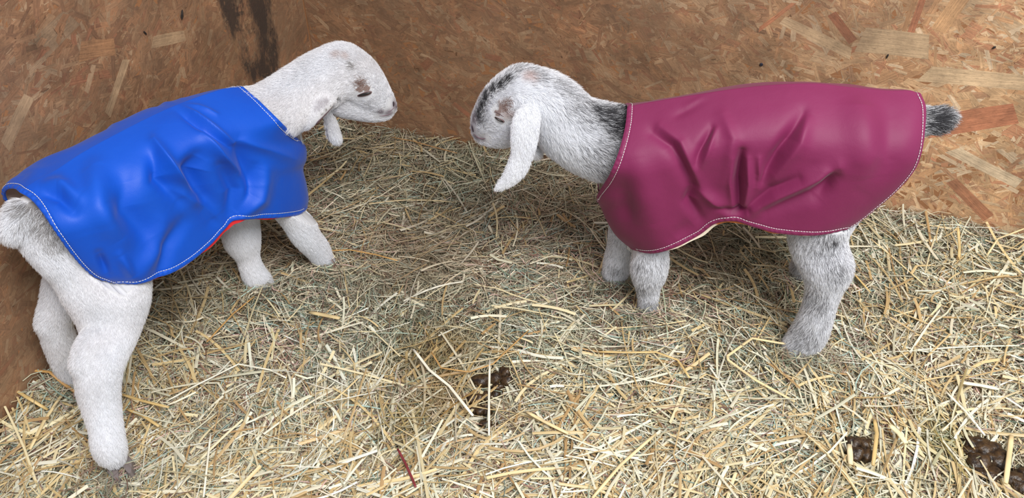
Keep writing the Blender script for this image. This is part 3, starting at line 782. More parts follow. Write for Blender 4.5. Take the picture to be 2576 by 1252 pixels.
n1 = np.array([.815, -.58]); 
YH = 1.275
blue = dict(label='white goat kid in a blue coat standing along the left board wall', n=(.815, -.58), c=(-.573, .983), R=.083,
    coat_label='bright blue waterproof coat with white stitching', fur_label='short white fur with a brown tuft over the eye',
    m_out=M_BLUE, m_lin=M_LIN_B, colf=col_white, brow=np.array(srgb(205, 190, 186)), hairs=330000, hair_len=.0125,
    coat=dict(depth=2.2, waist=.42, vc=.52, vq=.46, lining='red and white fleece lining',
        top=[(612, 218), (560, 224), (480, 250), (400, 283), (300, 333), (210, 382), (140, 428), (90, 455), (48, 482)],
        front=[(612, 218), (650, 250), (700, 300), (745, 345), (768, 368), (771, 400), (763, 425), (772, 465), (777, 500), (773, 525)],
        hem=[(773, 525), (750, 540), (700, 548), (640, 550), (600, 552), (570, 572), (530, 615), (480, 658), (420, 692), (350, 711), (290, 712)],
        rear=[(48, 482), (75, 500), (105, 535), (135, 580), (170, 630), (210, 675), (245, 700), (290, 712)],
        folds=[([(452, 262), (520, 310), (590, 360)], .0045, 7, 1.4), ([(440, 275), (520, 330), (580, 372)], -.004, 9, 1.6),
               ([(452, 258), (500, 268), (545, 288)], .003, 6, 1.5),
               ([(510, 336), (560, 390), (602, 432)], .0065, 13, 1.4), ([(600, 355), (622, 420), (640, 470)], -.008, 22, 1.8), ([(600, 352), (660, 372), (740, 400)], .004, 14, 1.6),
               ([(389, 355), (440, 430), (497, 493)], .008, 15, 1.4), ([(385, 395), (400, 450), (450, 500)], -.007, 20, 1.8),
               ([(500, 395), (480, 430), (500, 480), (540, 545)], -.010, 26, 2.0), ([(560, 420), (590, 480), (580, 550)], -.006, 18, 2), ([(668, 430), (650, 500), (604, 540)], .007, 22, 1.8), ([(650, 420), (630, 490), (596, 540)], -.004, 12, 1.8),
               ([(560, 560), (520, 520), (440, 480)], .005, 16, 1.6), ([(310, 455), (320, 530), (380, 600)], -.007, 34, 2), ([(240, 420), (250, 520), (300, 600)], .006, 34, 2), ([(410, 560), (390, 630), (350, 690)], .0045, 22, 2), ([(100, 452), (150, 460), (200, 500)], .005, 20, 2), ([(100, 480), (150, 495), (185, 530)], -.004, 16, 2),
               ([(460, 560), (420, 620), (400, 690)], -.0045, 18, 2), ([(300, 640), (330, 690)], .004, 14, 2), ([(250, 640), (270, 690)], -.004, 12, 2)]),
    chains=[
        dict(p=[('t', 590, 222, 0, .055), ('t', 480, 262, 0, .056), ('t', 330, 330, 0, .056), ('t', 200, 400, 0, .054), ('t', 125, 450, 0, .05)], k=.03),
        dict(p=[('y', 972, 267, YH, 25), ('y', 947, 247, YH, 34), ('y', 903, 200, YH, 52), ('y', 862, 176, YH, 62)], k=.012, len=.55),
        dict(p=[('y', 966, 279, YH, 19), ('y', 930, 271, YH, 27), ('y', 885, 252, YH, 38), ('y', 850, 238, YH, 46)], k=.012, len=.55),
        dict(p=[('y', 857, 178, YH, 63), ('y', 800, 208, 1.245, 62), ('y', 742, 250, 1.205, 66), ('y', 690, 282, 1.17, 66), ('t', 590, 235, 0, .052)], k=.012, len=1.0),
        # near ear: laid back against the neck, rolled at the root; far ear hanging below the jaw
        dict(p=[('y', 830, 236, YH-.052, 13), ('y', 810, 254, YH-.078, 21), ('y', 791, 278, YH-.098, 24), ('y', 777, 300, YH-.106, 19), ('y', 765, 319, YH-.108, 7)], k=.006, flat=(np.array([-.35, -.92, .15])/np.linalg.norm([-.35, -.92, .15]), 2.6), len=.45, wt=3),
        dict(p=[('y', 840, 246, YH-.056, 8), ('y', 826, 264, YH-.082, 9), ('y', 808, 286, YH-.100, 7)], k=.004, len=.4, wt=2),
        dict(p=[('y', 858, 243, YH-.056, 4), ('y', 846, 256, YH-.055, 8), ('y', 830, 270, YH-.053, 11), ('y', 814, 288, YH-.05, 12), ('y', 805, 306, YH-.044, 12), ('y', 792, 330, YH-.035, 9)], k=.003, sub=True),
        dict(p=[('y', 822, 262, YH-.01, 9), ('y', 824, 285, YH-.03, 9), ('y', 832, 310, YH-.034, 13), ('y', 838, 335, YH-.034, 15), ('y', 845, 350, YH-.034, 14)], k=.005, flat=(np.array([0, -1., 0]), 1.5), len=.6, wt=3),
        # near foreleg
        dict(p=[('s', 695, 470, .028, 44), ('s', 747, 545, .042, 34), ('s', 768, 592, .048, 27), ('s', 797, 625, .051, 23), ('s', 812, 652, .053, 18), ('s', 822, 664, .054, 16), ('s', 832, 674, .054, 9)], k=.014, len=.6),
        dict(p=[('s', 590, 490, -.03, 44), ('s', 604, 563, -.03, 36), ('s', 608, 601, -.026, 36), ('s', 621, 639, -.02, 20), ('s', 630, 668, -.015, 19), ('s', 642, 695, -.01, 22), ('s', 656, 708, -.008, 20), ('s', 670, 722, -.008, 11)], k=.014, len=.6),
        # near hind leg
        dict(p=[('t', 160, 440, .02, .055), ('s', 265, 655, .030, 76), ('s', 278, 735, .040, 76), ('s', 280, 795, .058, 57), ('s', 274, 850, .078, 44), ('s', 250, 915, .10, 38), ('s', 248, 985, .118, 32), ('s', 266, 1070, .142, 22), ('s', 273, 1120, .154, 24), ('s', 288, 1155, .158, 18)], k=.02, len=.7),
        dict(p=[('s', 205, 600, .01, 56), ('s', 210, 680, .025, 56), ('s', 262, 760, .045, 58)], k=.02, len=.7),
        dict(p=[('t', 150, 440, -.02, .052), ('s', 175, 660, -.02, 46), ('s', 160, 740, -.035, 38), ('s', 138, 806, -.045, 28), ('s', 146, 845, -.048, 28), ('s', 166, 900, -.052, 26), ('s', 186, 950, -.055, 22), ('s', 198, 980, -.056, 20)], k=.014, len=.85),
        dict(p=[('s', 150, 760, -.04, 26), ('s', 121, 812, -.046, 17), ('s', 124, 826, -.046, 14)], k=.012, len=.7),
        dict(p=[('s', 245, 850, .085, 30), ('s', 208, 912, .10, 17), ('s', 212, 930, .102, 13)], k=.014, len=.7),
        dict(p=[('t', 100, 470, 0, .035), ('s', 108, 560, .0, 46), ('s', 128, 610, .01, 44), ('s', 190, 660, .02, 52)], k=.02, len=.7),
        dict(p=[('s', 85, 520, .0, 24), ('s', 55, 540, .0, 24), ('s', 38, 575, .0, 22), ('s', 34, 588, 0, 14)], k=.012, len=1.1, wt=2),
    ],
    spots=dict(mauve=[('y', 808, 258, YH-.09, 13), ('y', 820, 252, YH-.08, 10), ('y', 800, 270, YH-.09, 9), ('y', 994, 264, YH-.01, 14), ('y', 978, 284, YH-.02, 13), ('y', 960, 282, YH-.024, 9)],
        brown=[('y', 912, 212, YH-.04, 15), ('y', 922, 222, YH-.038, 11), ('y', 905, 226, YH-.042, 9)],
               pink=[ ('s', 190, 730, .02, 0.01), ('y', 850, 135, YH-.05, 12), ('y', 872, 140, YH-.05, 10)],
               grey=[('y', 842, 256, YH-.06, 4), ('y', 832, 266, YH-.06, 4.5), ('y', 821, 276, YH-.06, 5), ('y', 811, 287, YH-.06, 6), ('y', 804, 297, YH-.05, 6), ('s', 110, 560, .045, 46), ('s', 60, 525, .03, 24), ('s', 85, 520, .02, 28), ('s', 135, 600, .05, 36), ('y', 886, 166, YH-.05, 10)]),  # leading small grey spots paint shade along the near ear's fold
    eyes=[dict(p=('y', 917, 236, YH-.04, 17), x=(.83, .05, .18), z=(.12, -.97, .2)), dict(p=('y', 917, 236, YH+.04, 17), x=(.83, .05, .18), z=(.12, .97, .2))],
    nostrils=[dict(p=('y', 991, 264, YH-.012, 11), z=(.75, -.65, .05), x=(.3, .2, .9)), dict(p=('y', 991, 264, YH+.012, 11), z=(.75, .65, .05), x=(.3, .2, .9))],
    nose=dict(p=('y', 978, 265, YH, 21.5), x=(.6, 0, -.6), z=(.6, 0, .6)),
    mouth=[dict(p=[('y', 988, 285, YH-.02, 1), ('y', 976, 289, YH-.02, 1), ('y', 962, 290, YH-.02, 1), ('y', 954, 289, YH-.02, 1)], z=(.1, -.98, .05)),
        dict(name='ear_fold_shade', m=M_CREASE, r=.0015, p=[('y', 846, 254, YH-.06, 1), ('y', 832, 263, YH-.06, 1), ('y', 817, 275, YH-.06, 1), ('y', 808, 287, YH-.06, 1), ('y', 805, 296, YH-.06, 1)], z=(0, -1, .1)),  # dark line drawn in as the shadow below the ear's front edge
        dict(name='ear_rim_shade', m=M_LIP, r=.0007, p=[('y', 796, 312, YH-.08, 1), ('y', 782, 322, YH-.08, 1), ('y', 764, 329, YH-.08, 1), ('y', 756, 331, YH-.08, 1)], z=(0, -1, .1)),  # thin grey line paints the shade at the ear's lower rim
        dict(name='lip', r=.0006, p=[('y', 992, 274, YH-.02, 1), ('y', 984, 279, YH-.02, 1), ('y', 976, 280, YH-.02, 1)], z=(.1, -.98, .05))],
    bare=[('s', 301, 1188, .159, 20)],
    hooves=[dict(p=('s', 826, 668, .055, 10), toe=(.85, .4), s=.019), dict(p=('s', 665, 716, -.008, 10), toe=(.8, .2), s=.019), dict(p=('s', 300, 1170, .163, 10), toe=(.45, -.6), s=.026), dict(p=('s', 204, 992, -.056, 10), toe=(.5, .8), s=.019)])

Y2 = 1.10
wine = dict(label='grey and white goat kid in a wine red coat standing on the right', n=(-.14, -.99), c=(.395, 1.045), R=.086,
    coat_label='wine red waterproof coat with white stitching', fur_label='white fur ticked with grey, black along the neck crest',
    m_out=M_WINE, m_lin=M_LIN_W, colf=col_grey, brow=np.array(srgb(205, 190, 186)), hairs=330000, hair_len=.0145,
    coat=dict(waist=.36, vc=.62, vq=.44, lining='cream and orange fleece lining',
        top=[(1578, 268), (1640, 256), (1750, 238), (1850, 223), (1950, 213), (2050, 210), (2140, 219), (2230, 227), (2290, 228), (2318, 238)],
        front=[(1578, 268), (1574, 310), (1564, 355), (1550, 400), (1530, 445), (1500, 494), (1512, 525), (1528, 560), (1552, 595), (1590, 628)],
        hem=[(1590, 628), (1640, 638), (1700, 622), (1760, 590), (1800, 562), (1850, 557), (1900, 573), (1960, 588), (2050, 592), (2130, 577)],
        rear=[(2318, 238), (2330, 270), (2328, 330), (2318, 390), (2300, 432), (2255, 482), (2200, 530), (2165, 557), (2130, 577)],
        folds=[([(1644, 333), (1690, 364), (1722, 425), (1744, 470)], -.0075, 17, 1.6), ([(1660, 320), (1712, 360), (1745, 430), (1760, 465)], .005, 14, 1.6),
               ([(2022, 285), (1970, 370), (1915, 455)], -.011, 17, 1.6), ([(2030, 285), (2012, 360), (1950, 440)], .006, 20, 1.6),
               ([(1866, 383), (1855, 450), (1858, 530)], -.010, 11, 1.6), ([(1845, 400), (1838, 460), (1845, 520)], .004, 9, 1.6), ([(1880, 400), (1884, 460), (1872, 520)], .006, 10, 1.6),
               ([(1790, 320), (1765, 370), (1751, 410)], -.006, 10, 1.6), ([(1800, 325), (1782, 380), (1766, 415)], .0035, 9, 1.6), ([(1820, 290), (1845, 350), (1820, 460)], .003, 16, 1.8),
               ([(2108, 420), (2060, 445), (1960, 490), (1880, 535)], .008, 17, 1.6), ([(2100, 445), (2040, 490), (1930, 530)], -.006, 17, 1.8), ([(2095, 430), (2080, 470), (2060, 500)], -.005, 16, 1.8),
               ([(2008, 450), (1940, 480), (1870, 530)], -.007, 12, 1.6), ([(1782, 234), (1755, 250), (1728, 266)], .0035, 9, 1.6), ([(1770, 252), (1700, 290)], -.003, 10, 1.6),
               ([(1742, 475), (1732, 505), (1760, 545)], -.008, 14, 1.8), ([(1760, 480), (1790, 500), (1830, 535)], .006, 13, 1.6), ([(1800, 520), (1840, 533), (1880, 530)], -.006, 9, 1.8), ([(1910, 400), (1912, 440), (1905, 470)], .005, 9, 1.6),
               ([(1740, 560), (1700, 600)], -.003, 20, 2), ([(1600, 400), (1620, 480), (1640, 560)], .006, 36, 2), ([(1570, 480), (1580, 560)], -.004, 22, 2), ([(2150, 240), (2170, 320), (2190, 450)], .0065, 46, 2), ([(2230, 300), (2230, 400), (2180, 480)], -.004, 30, 2)]),
    chains=[
        dict(p=[('t', 1600, 285, 0, .056), ('t', 1750, 258, 0, .056), ('t', 1950, 235, 0, .056), ('t', 2120, 240, 0, .058), ('t', 2230, 250, 0, .054)], k=.03),
        dict(p=[('y', 1207, 326, Y2, 20), ('y', 1232, 300, Y2, 36), ('y', 1270, 256, Y2, 50), ('y', 1314, 232, Y2, 60)], k=.012, len=.6),
        dict(p=[('y', 1214, 340, Y2, 14), ('y', 1238, 334, Y2, 24), ('y', 1275, 318, Y2, 40), ('y', 1312, 290, Y2, 52)], k=.014, len=.55),
        dict(p=[('y', 1318, 232, Y2, 60), ('y', 1384, 268, Y2-.002, 70), ('y', 1440, 325, Y2-.004, 76), ('y', 1520, 358, Y2-.006, 86), ('t', 1640, 290, 0, .054)], k=.012, len=1.05),
        dict(p=[('y', 1335, 378, Y2-.01, 16), ('y', 1346, 385, Y2-.01, 12)], k=.02, len=.7),
        dict(p=[('y', 1330, 285, Y2-.052, 24), ('y', 1323, 310, Y2-.064, 30), ('y', 1319, 350, Y2-.07, 29), ('y', 1314, 388, Y2-.074, 23), ('y', 1298, 428, Y2-.078, 22), ('y', 1275, 456, Y2-.08, 13), ('y', 1251, 473, Y2-.082, 5)], k=.008, flat=(np.array([.10, -.97, .2])/np.linalg.norm([.10, -.97, .2]), 2.5), len=.45, wt=3),
        dict(p=[('y', 1318, 270, Y2+.045, 22), ('y', 1328, 320, Y2+.066, 24), ('y', 1325, 370, Y2+.07, 20), ('y', 1310, 400, Y2+.07, 8)], k=.008, flat=(np.array([0, -1., 0.]), 2.3), len=.45, wt=3),
        # forelegs
        dict(p=[('s', 1622, 540, .012, 42), ('s', 1634, 620, .026, 36), ('s', 1633, 676, .034, 37), ('s', 1630, 712, .038, 23), ('s', 1631, 742, .042, 17), ('s', 1629, 775, .042, 16), ('s', 1626, 800, .042, 18)], k=.014, len=.6),
        dict(p=[('s', 1590, 540, -.04, 44), ('s', 1565, 620, -.04, 28), ('s', 1556, 655, -.04, 28), ('s', 1550, 680, -.04, 25), ('s', 1540, 696, -.04, 20)], k=.014, len=.6),
        # hind legs
        dict(p=[('t', 2190, 250, .02, .06), ('s', 2080, 500, .03, 76), ('s', 2056, 585, .046, 56), ('s', 2062, 630, .058, 52), ('s', 2078, 668, .076, 45), ('s', 2076, 708, .082, 34), ('s', 2065, 755, .09, 27), ('s', 2050, 805, .097, 29), ('s', 2032, 845, .102, 32), ('s', 2010, 866, .105, 26), ('s', 1988, 878, .106, 14)], k=.016, len=.75),
        dict(p=[('s', 2088, 645, .062, 26), ('s', 2104, 668, .074, 22), ('s', 2096, 700, .082, 20)], k=.016, len=.9),
        dict(p=[('t', 2180, 250, -.02, .056), ('s', 2110, 500, -.05, 60), ('s', 2060, 590, -.07, 36), ('s', 2040, 640, -.085, 30), ('s', 2022, 670, -.09, 24), ('s', 2010, 686, -.095, 20)], k=.014, len=.8),
        dict(p=[('t', 2240, 250, 0, .03), ('s', 2320, 304, 0, 20), ('s', 2350, 303, 0, 20), ('s', 2370, 300, 0, 14), ('s', 2380, 298, 0, 8)], k=.012, len=1.25, wt=2),
    ],
    spots=dict(white=[('y', 1236, 256, Y2-.04, 18), ('y', 1230, 282, Y2-.04, 16), ('y', 1254, 236, Y2-.04, 14), ('y', 1285, 335, Y2-.04, 50), ('y', 1240, 335, Y2-.03, 26), ('y', 1350, 270, Y2-.05, 60), ('y', 1320, 340, Y2-.07, 60), ('y', 1275, 440, Y2-.07, 60), ('y', 1400, 330, Y2-.05, 50)],
        mauve=[('y', 1188, 322, Y2-.012, 13), ('y', 1196, 345, Y2-.018, 11), ('y', 1214, 349, Y2-.022, 9), ('y', 1192, 300, Y2-.014, 12)],
        brown=[('y', 1265, 272, Y2-.045, 15), ('y', 1252, 284, Y2-.042, 11), ('y', 1275, 258, Y2-.05, 10)],
               pink=[('y', 1325, 190, Y2-.05, 18), ('y', 1290, 287, Y2-.055, 14), ('y', 1275, 290, Y2-.05, 14)],
               grey=[('y', 1345, 185, Y2-.03, 34), ('y', 1300, 172, Y2-.03, 30), ('y', 1460, 265, Y2-.03, 60), ('y', 1520, 400, Y2-.1, 70), ('y', 1470, 440, Y2-.09, 45), ('y', 1540, 330, Y2-.1, 50), ('y', 1410, 215, Y2-.02, 36), ('y', 1205, 300, Y2-.02, 26),
                     ('s', 2080, 610, .10, 60), ('s', 2110, 680, .10, 40), ('s', 2050, 760, .12, 50), ('s', 2030, 850, .13, 50), ('s', 1610, 670, .07, 20), ('s', 1612, 730, .06, 26), ('s', 1550, 680, -.03, 22), ('s', 2010, 680, -.08, 40), ('s', 1640, 770, .06, 30)],
               black=[('y', 1520, 284, Y2-.045, 40), ('y', 1552, 306, Y2-.06, 44), ('y', 1492, 272, Y2-.03, 24), ('y', 1556, 268, Y2, 26), ('y', 1238, 226, Y2-.042, 17), ('y', 1220, 245, Y2-.035, 17), ('y', 1256, 212, Y2-.046, 15), ('y', 1272, 200, Y2-.045, 14), ('y', 1210, 266, Y2-.028, 16), ('y', 1204, 288, Y2-.022, 13),
                      ('s', 2350, 303, 0, 52), ('s', 2100, 606, .105, 9)]),
    eyes=[dict(p=('y', 1255, 303, Y2-.04, 13), x=(.8, .0, -.42), z=(-.15, -.97, .1)), dict(p=('y', 1254, 301, Y2+.04, 16), x=(.8, .0, -.42), z=(-.15, .97, .1))],
    nostrils=[dict(p=('y', 1189, 324, Y2-.012, 11), z=(-.75, -.65, .05), x=(-.2, .2, .9)), dict(p=('y', 1190, 323, Y2+.012, 10), z=(-.75, .65, .05), x=(-.2, .2, .9))],
    nose=dict(p=('y', 1203, 327, Y2, 18.5), x=(-.6, 0, -.6), z=(-.6, 0, .6)),
    mouth=[dict(p=[('y', 1191, 341, Y2-.02, 1), ('y', 1200, 347, Y2-.02, 1), ('y', 1211, 349, Y2-.02, 1), ('y', 1222, 346, Y2-.02, 1)], z=(-.1, -.98, .05), r=.0012),
        dict(name='eyelid_crease', m=M_CREASE, r=.0005, p=[('y', 1240, 292, Y2-.05, 1), ('y', 1247, 293, Y2-.05, 1), ('y', 1257, 297, Y2-.05, 1), ('y', 1265, 303, Y2-.05, 1)], z=(-.1, -.98, .05))],
    bare=[('s', 1984, 884, .107, 18)],
    hooves=[dict(p=('s', 1622, 812, .042, 10), toe=(-.9, .1), s=.019), dict(p=('s', 1532, 702, -.04, 10), toe=(-.9, .1), s=.018), dict(p=('s', 2000, 880, .107, 10), toe=(-.9, .1), s=.021), dict(p=('s', 2004, 696, -.095, 10), toe=(-.9, .1), s=.018)])
make_goat(blue); make_goat(wine)

# ------------------------------------------------------------------ litter: hay blades and straw stalks
def ribbons(name, x, y, zoff, L_, Wd, yaw, curv, tilt, roll, col, K, m, vee=0.0, kink=None):
    n_ = len(x); tpar = np.linspace(-.5, .5, K)
    ang = yaw[:, None]+curv[:, None]*tpar[None]
    if kink is not None: ang = ang+kink[:, None]*(tpar[None] > .05)
    step = L_[:, None]/(K-1); dx = np.cos(ang)*step; dy = np.sin(ang)*step
    X = np.cumsum(dx, 1)-dx[:, :1]; Y = np.cumsum(dy, 1)-dy[:, :1]
    X = X-X.mean(1, keepdims=True)+x[:, None]; Y = Y-Y.mean(1, keepdims=True)+y[:, None]
    # keep inside the pen
    for d_, nn_ in ((DB, NB), (DL, NL)):
        dist = (X-CORNER[0])*nn_[0]+(Y-CORNER[1])*nn_[1]; push = np.clip(.004-dist.min(1), 0, None)[:, None]
        X = X+nn_[0]*push; Y = Y+nn_[1]*push
    gz_ = ground(X, Y); Z = gz_.mean(1, keepdims=True)*.5+gz_*.5+zoff[:, None]+tilt[:, None]*tpar*L_[:, None]
    arch = rng.normal(0, .05, n_)[:, None]*L_[:, None]*(.25-tpar**2); Z = Z+arch
    Z = np.maximum(Z, gz_-.027)
    wx, wy = -np.sin(ang), np.cos(ang); r = roll[:, None]+rng.normal(0, .5, n_)[:, None]*tpar
    taper = np.clip(1.15-np.abs(tpar)*1.0, .3, 1)[None] if not vee else np.ones((1, K))
    hw = Wd[:, None]/2*taper
    ox, oy, oz = wx*np.cos(r)*hw, wy*np.cos(r)*hw, np.sin(r)*hw
    A = np.stack([X-ox, Y-oy, Z-oz], -1); B = np.stack([X+ox, Y+oy, Z+oz], -1)
    if vee:
        M_ = np.stack([X, Y, Z], -1); nx_, ny_, nz_ = -wx*np.sin(r), -wy*np.sin(r), np.cos(r); M_ = M_+np.stack([nx_, ny_, nz_], -1)*(hw*vee)[..., None]
        V = np.stack([A, M_, B], 2).reshape(-1, 3); per = 3
    else: V = np.stack([A, B], 2).reshape(-1, 3); per = 2
    base = (np.arange(n_)*K*per)[:, None, None]+(np.arange(K-1)*per)[None, :, None]
    qs = [base+np.array([0, per, per+1, 1])] + ([base+np.array([1, per+1, per+2, 2])] if vee else [])
    Fq = np.concatenate([q.reshape(-1, 4) for q in qs])
    o = mesh_obj(name, V, Fq, m, smooth=bool(vee), colors=np.repeat(col, K*per, 0))
    return o
def sample(n_, fn):
    xs, ys = [], []
    while sum(map(len, xs)) < n_:
        x = rng.uniform(-1.05, 1.55, n_*2); y = rng.uniform(.36, 1.78, n_*2)
        k = inside(x, y, .004) & (rng.random(n_*2) < fn(x, y)); xs.append(x[k]); ys.append(y[k])
    return np.concatenate(xs)[:n_], np.concatenate(ys)[:n_]
def off_drops(x, y, z):
    for cx, cy, r in DROPS[:6]:
        m = ((x-cx)**2+(y-cy)**2 < (r*.62)**2) & (rng.random(len(x)) < .8)
        z = np.where(m, -.03, z)
    return z
def inview(x, y): return np.where((y > .56) & (np.abs(x) < .72+.45*(y-.55)), 1, .45)
def sf(x, y):                              # how much coarse yellow straw lies here
    f = .10+.72*np.clip((1.0-y)/.35, 0, 1)+.5*np.clip((x-.55)/.4, 0, 1)+.3*np.clip((-.5-x)/.2, 0, 1)
    return np.clip(f*(1+.5*vnoise(np.stack([x, y, 0*x], -1), 13, 3)), .05, 1)
HP = np.array([[.93, .93, .98]])*np.array([srgb(178, 176, 152), srgb(150, 152, 130), srgb(196, 184, 150), srgb(206, 190, 160), srgb(160, 140, 116), srgb(128, 96, 82), srgb(160, 182, 168), srgb(222, 210, 184), srgb(116, 132, 108), srgb(190, 158, 146)])
HW = np.array([.15, .1, .15, .12, .1, .12, .1, .13, .05, .06]); HW /= HW.sum()
def stained_shaded(x, y, col):
    for px, py, r, c_ in [(1100, 890, .09, (118, 92, 34)), (1010, 1085, .05, (110, 96, 40)), (1120, 1010, .05, (130, 100, 48)), (2390, 1120, .045, (128, 126, 70)), (1050, 350, .30, (104, 92, 70)), (1420, 480, .16, (112, 96, 74)), (1800, 620, .15, (110, 96, 76)), (700, 620, .10, (116, 100, 78)), (450, 760, .09, (120, 106, 84)), (1060, 640, .14, (134, 116, 92))]:  # wet stains, then browner hay with shade painted under and between the goats
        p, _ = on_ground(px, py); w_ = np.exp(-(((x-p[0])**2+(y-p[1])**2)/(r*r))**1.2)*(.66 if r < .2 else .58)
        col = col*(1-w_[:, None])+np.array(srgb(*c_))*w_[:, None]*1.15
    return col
NH = 125000
x, y = sample(NH, inview)
al = 2.2*vnoise(np.stack([x, y, 0*x], -1), 6, 2)
yaw = np.where(rng.random(NH) < .45, al+rng.normal(0, .5, NH), rng.uniform(0, 6.28, NH))
col = HP[rng.choice(len(HP), NH, p=HW)]*rng.normal(1.12, .28, (NH, 1)).clip(.35, 1.7)
grn = np.clip(vnoise(np.stack([x, y, 0*x], -1), 8, 4), 0, 1)*.5
col = col*(1-grn[:, None])+np.array(srgb(150, 166, 140))*grn[:, None]*col.mean(1, keepdims=True)/.4
zo = rng.uniform(-.026, .012, NH); zo = off_drops(x, y, zo)
col = stained_shaded(x, y, col)
col = np.clip(col, .01, .9)
fx, fy = [], []
for px, py in [(826, 680), (650, 728), (300, 1195), (195, 985), (1628, 800), (1535, 705), (2010, 892), (2010, 700)]:
    p, _ = on_ground(px, py); fx += list(p[0]+rng.normal(0, .024, 260)); fy += list(p[1]+rng.normal(0, .012, 260)-.016)
sel = rng.choice(NH, len(fx), replace=False); x[sel] = fx; y[sel] = fy; zo[sel] = rng.uniform(-.002, .028, len(fx))
hay = ribbons('hay', x, y, zo, rng.gamma(4, .014, NH).clip(.015, .14), rng.uniform(.0008, .0024, NH), yaw, rng.normal(0, 1.5, NH), rng.normal(0, .14, NH), rng.uniform(-1.1, 1.1, NH), col, 5, M_HAY)
tag(hay, 'fine grey-green hay litter covering the pen floor', 'hay', kind='stuff')
SP_ = np.array([[.88, .92, .93]])*np.array([srgb(232, 212, 166), srgb(222, 192, 136), srgb(242, 230, 200), srgb(204, 170, 116), srgb(240, 232, 210), srgb(190, 150, 98), srgb(214, 206, 176)])
NS = 23000
x, y = sample(NS, lambda a, b: inview(a, b)*sf(a, b))
col = SP_[rng.choice(len(SP_), NS, p=[.22, .16, .2, .1, .14, .07, .11])]*rng.normal(1, .1, (NS, 1)).clip(.6, 1.2)
col = col*.92+col.mean(1, keepdims=True)*.08
col = np.clip(stained_shaded(x, y, col), .01, .80)
straw = ribbons('straw', x, y, off_drops(x, y, rng.uniform(-.016, .016, NS)), rng.gamma(3.5, .026, NS).clip(.02, .24), .0012+.0044*rng.random(NS)**2.0, np.where(rng.random(NS) < .5, 1.1+2*vnoise(np.stack([x, y, 0*x], -1), 5, 0)+rng.normal(0, .45, NS), rng.uniform(0, 6.28, NS)), rng.normal(0, .45, NS), rng.normal(0, .09, NS), rng.uniform(-.7, .7, NS), col, 6, M_STRAW, vee=.35, kink=np.where(rng.random(NS) < .18, rng.normal(0, .9, NS), 0))
tag(straw, 'coarse yellow straw litter scattered over the hay', 'straw', kind='stuff')

# conspicuous single stalks, each a thing
def stalk(pts, width, col, label, name='straw_stalk', cat='straw', lift=.021, hollow=False):
    P3 = []
    for q in pts:
        z = q[2] if len(q) > 2 else lift
        p, _ = on_ground(q[0], q[1], z)
        g_ = ground(np.array([p[0]]), np.array([p[1]]))[0]; p, _ = on_ground(q[0], q[1], z+max(g_, .002)); P3.append(p)
    P3 = np.array(P3); c = []
    for a, b in zip(P3[:-1], P3[1:]):
        for t in (0, .33, .66): c.append(a+(b-a)*t)
    c.append(P3[-1]); c = np.array(c); nn_ = len(c); V, Fc = [], []
    for i, p in enumerate(c):
        tg = c[min(i+1, nn_-1)]-c[max(i-1, 0)]; tg /= np.linalg.norm(tg); s_ = np.cross(tg, [0, 0, 1]); s_ /= max(np.linalg.norm(s_), 1e-6); u_ = np.cross(s_, tg)
        f = 1 if 0 < i < nn_-1 else .8
        for a in range(8): V.append(p+f*(math.cos(a*math.pi/4)*s_*width/2+math.sin(a*math.pi/4)*u_*width*.26))
    for i in range(nn_-1):
        for a in range(8): Fc.append((i*8+a, i*8+(a+1) % 8, i*8+8+(a+1) % 8, i*8+8+a))
    Fc += [tuple(range(8))[::-1], tuple((nn_-1)*8+a for a in range(8))]
    cc = np.tile(np.array(srgb(*col)), (len(V), 1)); cc *= (1+.12*np.sin(np.arange(len(V))//8*1.7))[:, None]
    o = mesh_obj(name, V, Fc, M_STRAW, colors=cc); tag(o, label, cat); return o
Yl, Pl, Wh, Tn = (214, 184, 124), (236, 214, 164), (242, 236, 214), (196, 152, 92)
stalk([(2010, 868), (1960, 862), (1892, 850), (1830, 895), (1832, 905), (1900, 955), (2000, 1010)], .0052, Pl, 'folded yellow straw stalk with a sharp bend left of the wine goat hind foot')
stalk([(1505, 884), (1580, 886), (1650, 885), (1705, 905), (1735, 950)], .0045, Yl, 'long curved yellow straw lying below the wine goat front foot')
stalk([(1000, 1128), (1020, 1165), (1040, 1210), (1046, 1225)], .0038, (128, 52, 56), 'dark red plant stem lying at the bottom edge of the litter', 'plant_stem', 'stem')
stalk([(1040, 878), (1080, 930), (1130, 970), (1190, 1045)], .0052, Wh, 'thick pale straw slanting down left of the central droppings')
stalk([(1085, 885), (1110, 925), (1180, 935), (1240, 915), (1330, 830)], .0028, Tn, 'thin tan straw arching over the central droppings')
stalk([(1325, 1035), (1370, 1060), (1430, 1090)], .006, Pl, 'thick pale straw piece slanting down right of the central droppings')
stalk([(1232, 905), (1230, 1000), (1230, 1095)], .004, Wh, 'white upright straw crossing the central droppings')
stalk([(2238, 1068), (2262, 1090), (2280, 1115)], .0095, (240, 228, 184), 'broad cream straw leaf piece between the right droppings', 'straw_leaf')
stalk([(2137, 1118), (2140, 1168)], .009, (236, 218, 178), 'short wide cream straw standing over the single dark dropping', lift=.012)
stalk([(2380, 985), (2430, 1035), (2478, 1095)], .0045, Wh, 'white straw slanting down to the large right dropping pile')
stalk([(2420, 962), (2465, 968), (2512, 978)], .0075, Wh, 'broad white straw near the right edge above the large droppings')
stalk([(2200, 1055), (2206, 1090), (2196, 1170)], .0065, Yl, 'yellow straw standing upright right of the single dark dropping', lift=.012)
stalk([(2545, 1095), (2538, 1150), (2530, 1215)], .008, Pl, 'wide pale straw standing at the right edge before the large droppings', lift=.014)
stalk([(302, 990), (360, 1008), (425, 1024)], .005, Yl, 'short yellow straw touching the blue goat near hind leg')
stalk([(318, 1028), (360, 1045), (400, 1072)], .005, Yl, 'second yellow straw just below the blue goat hind leg touching straw')
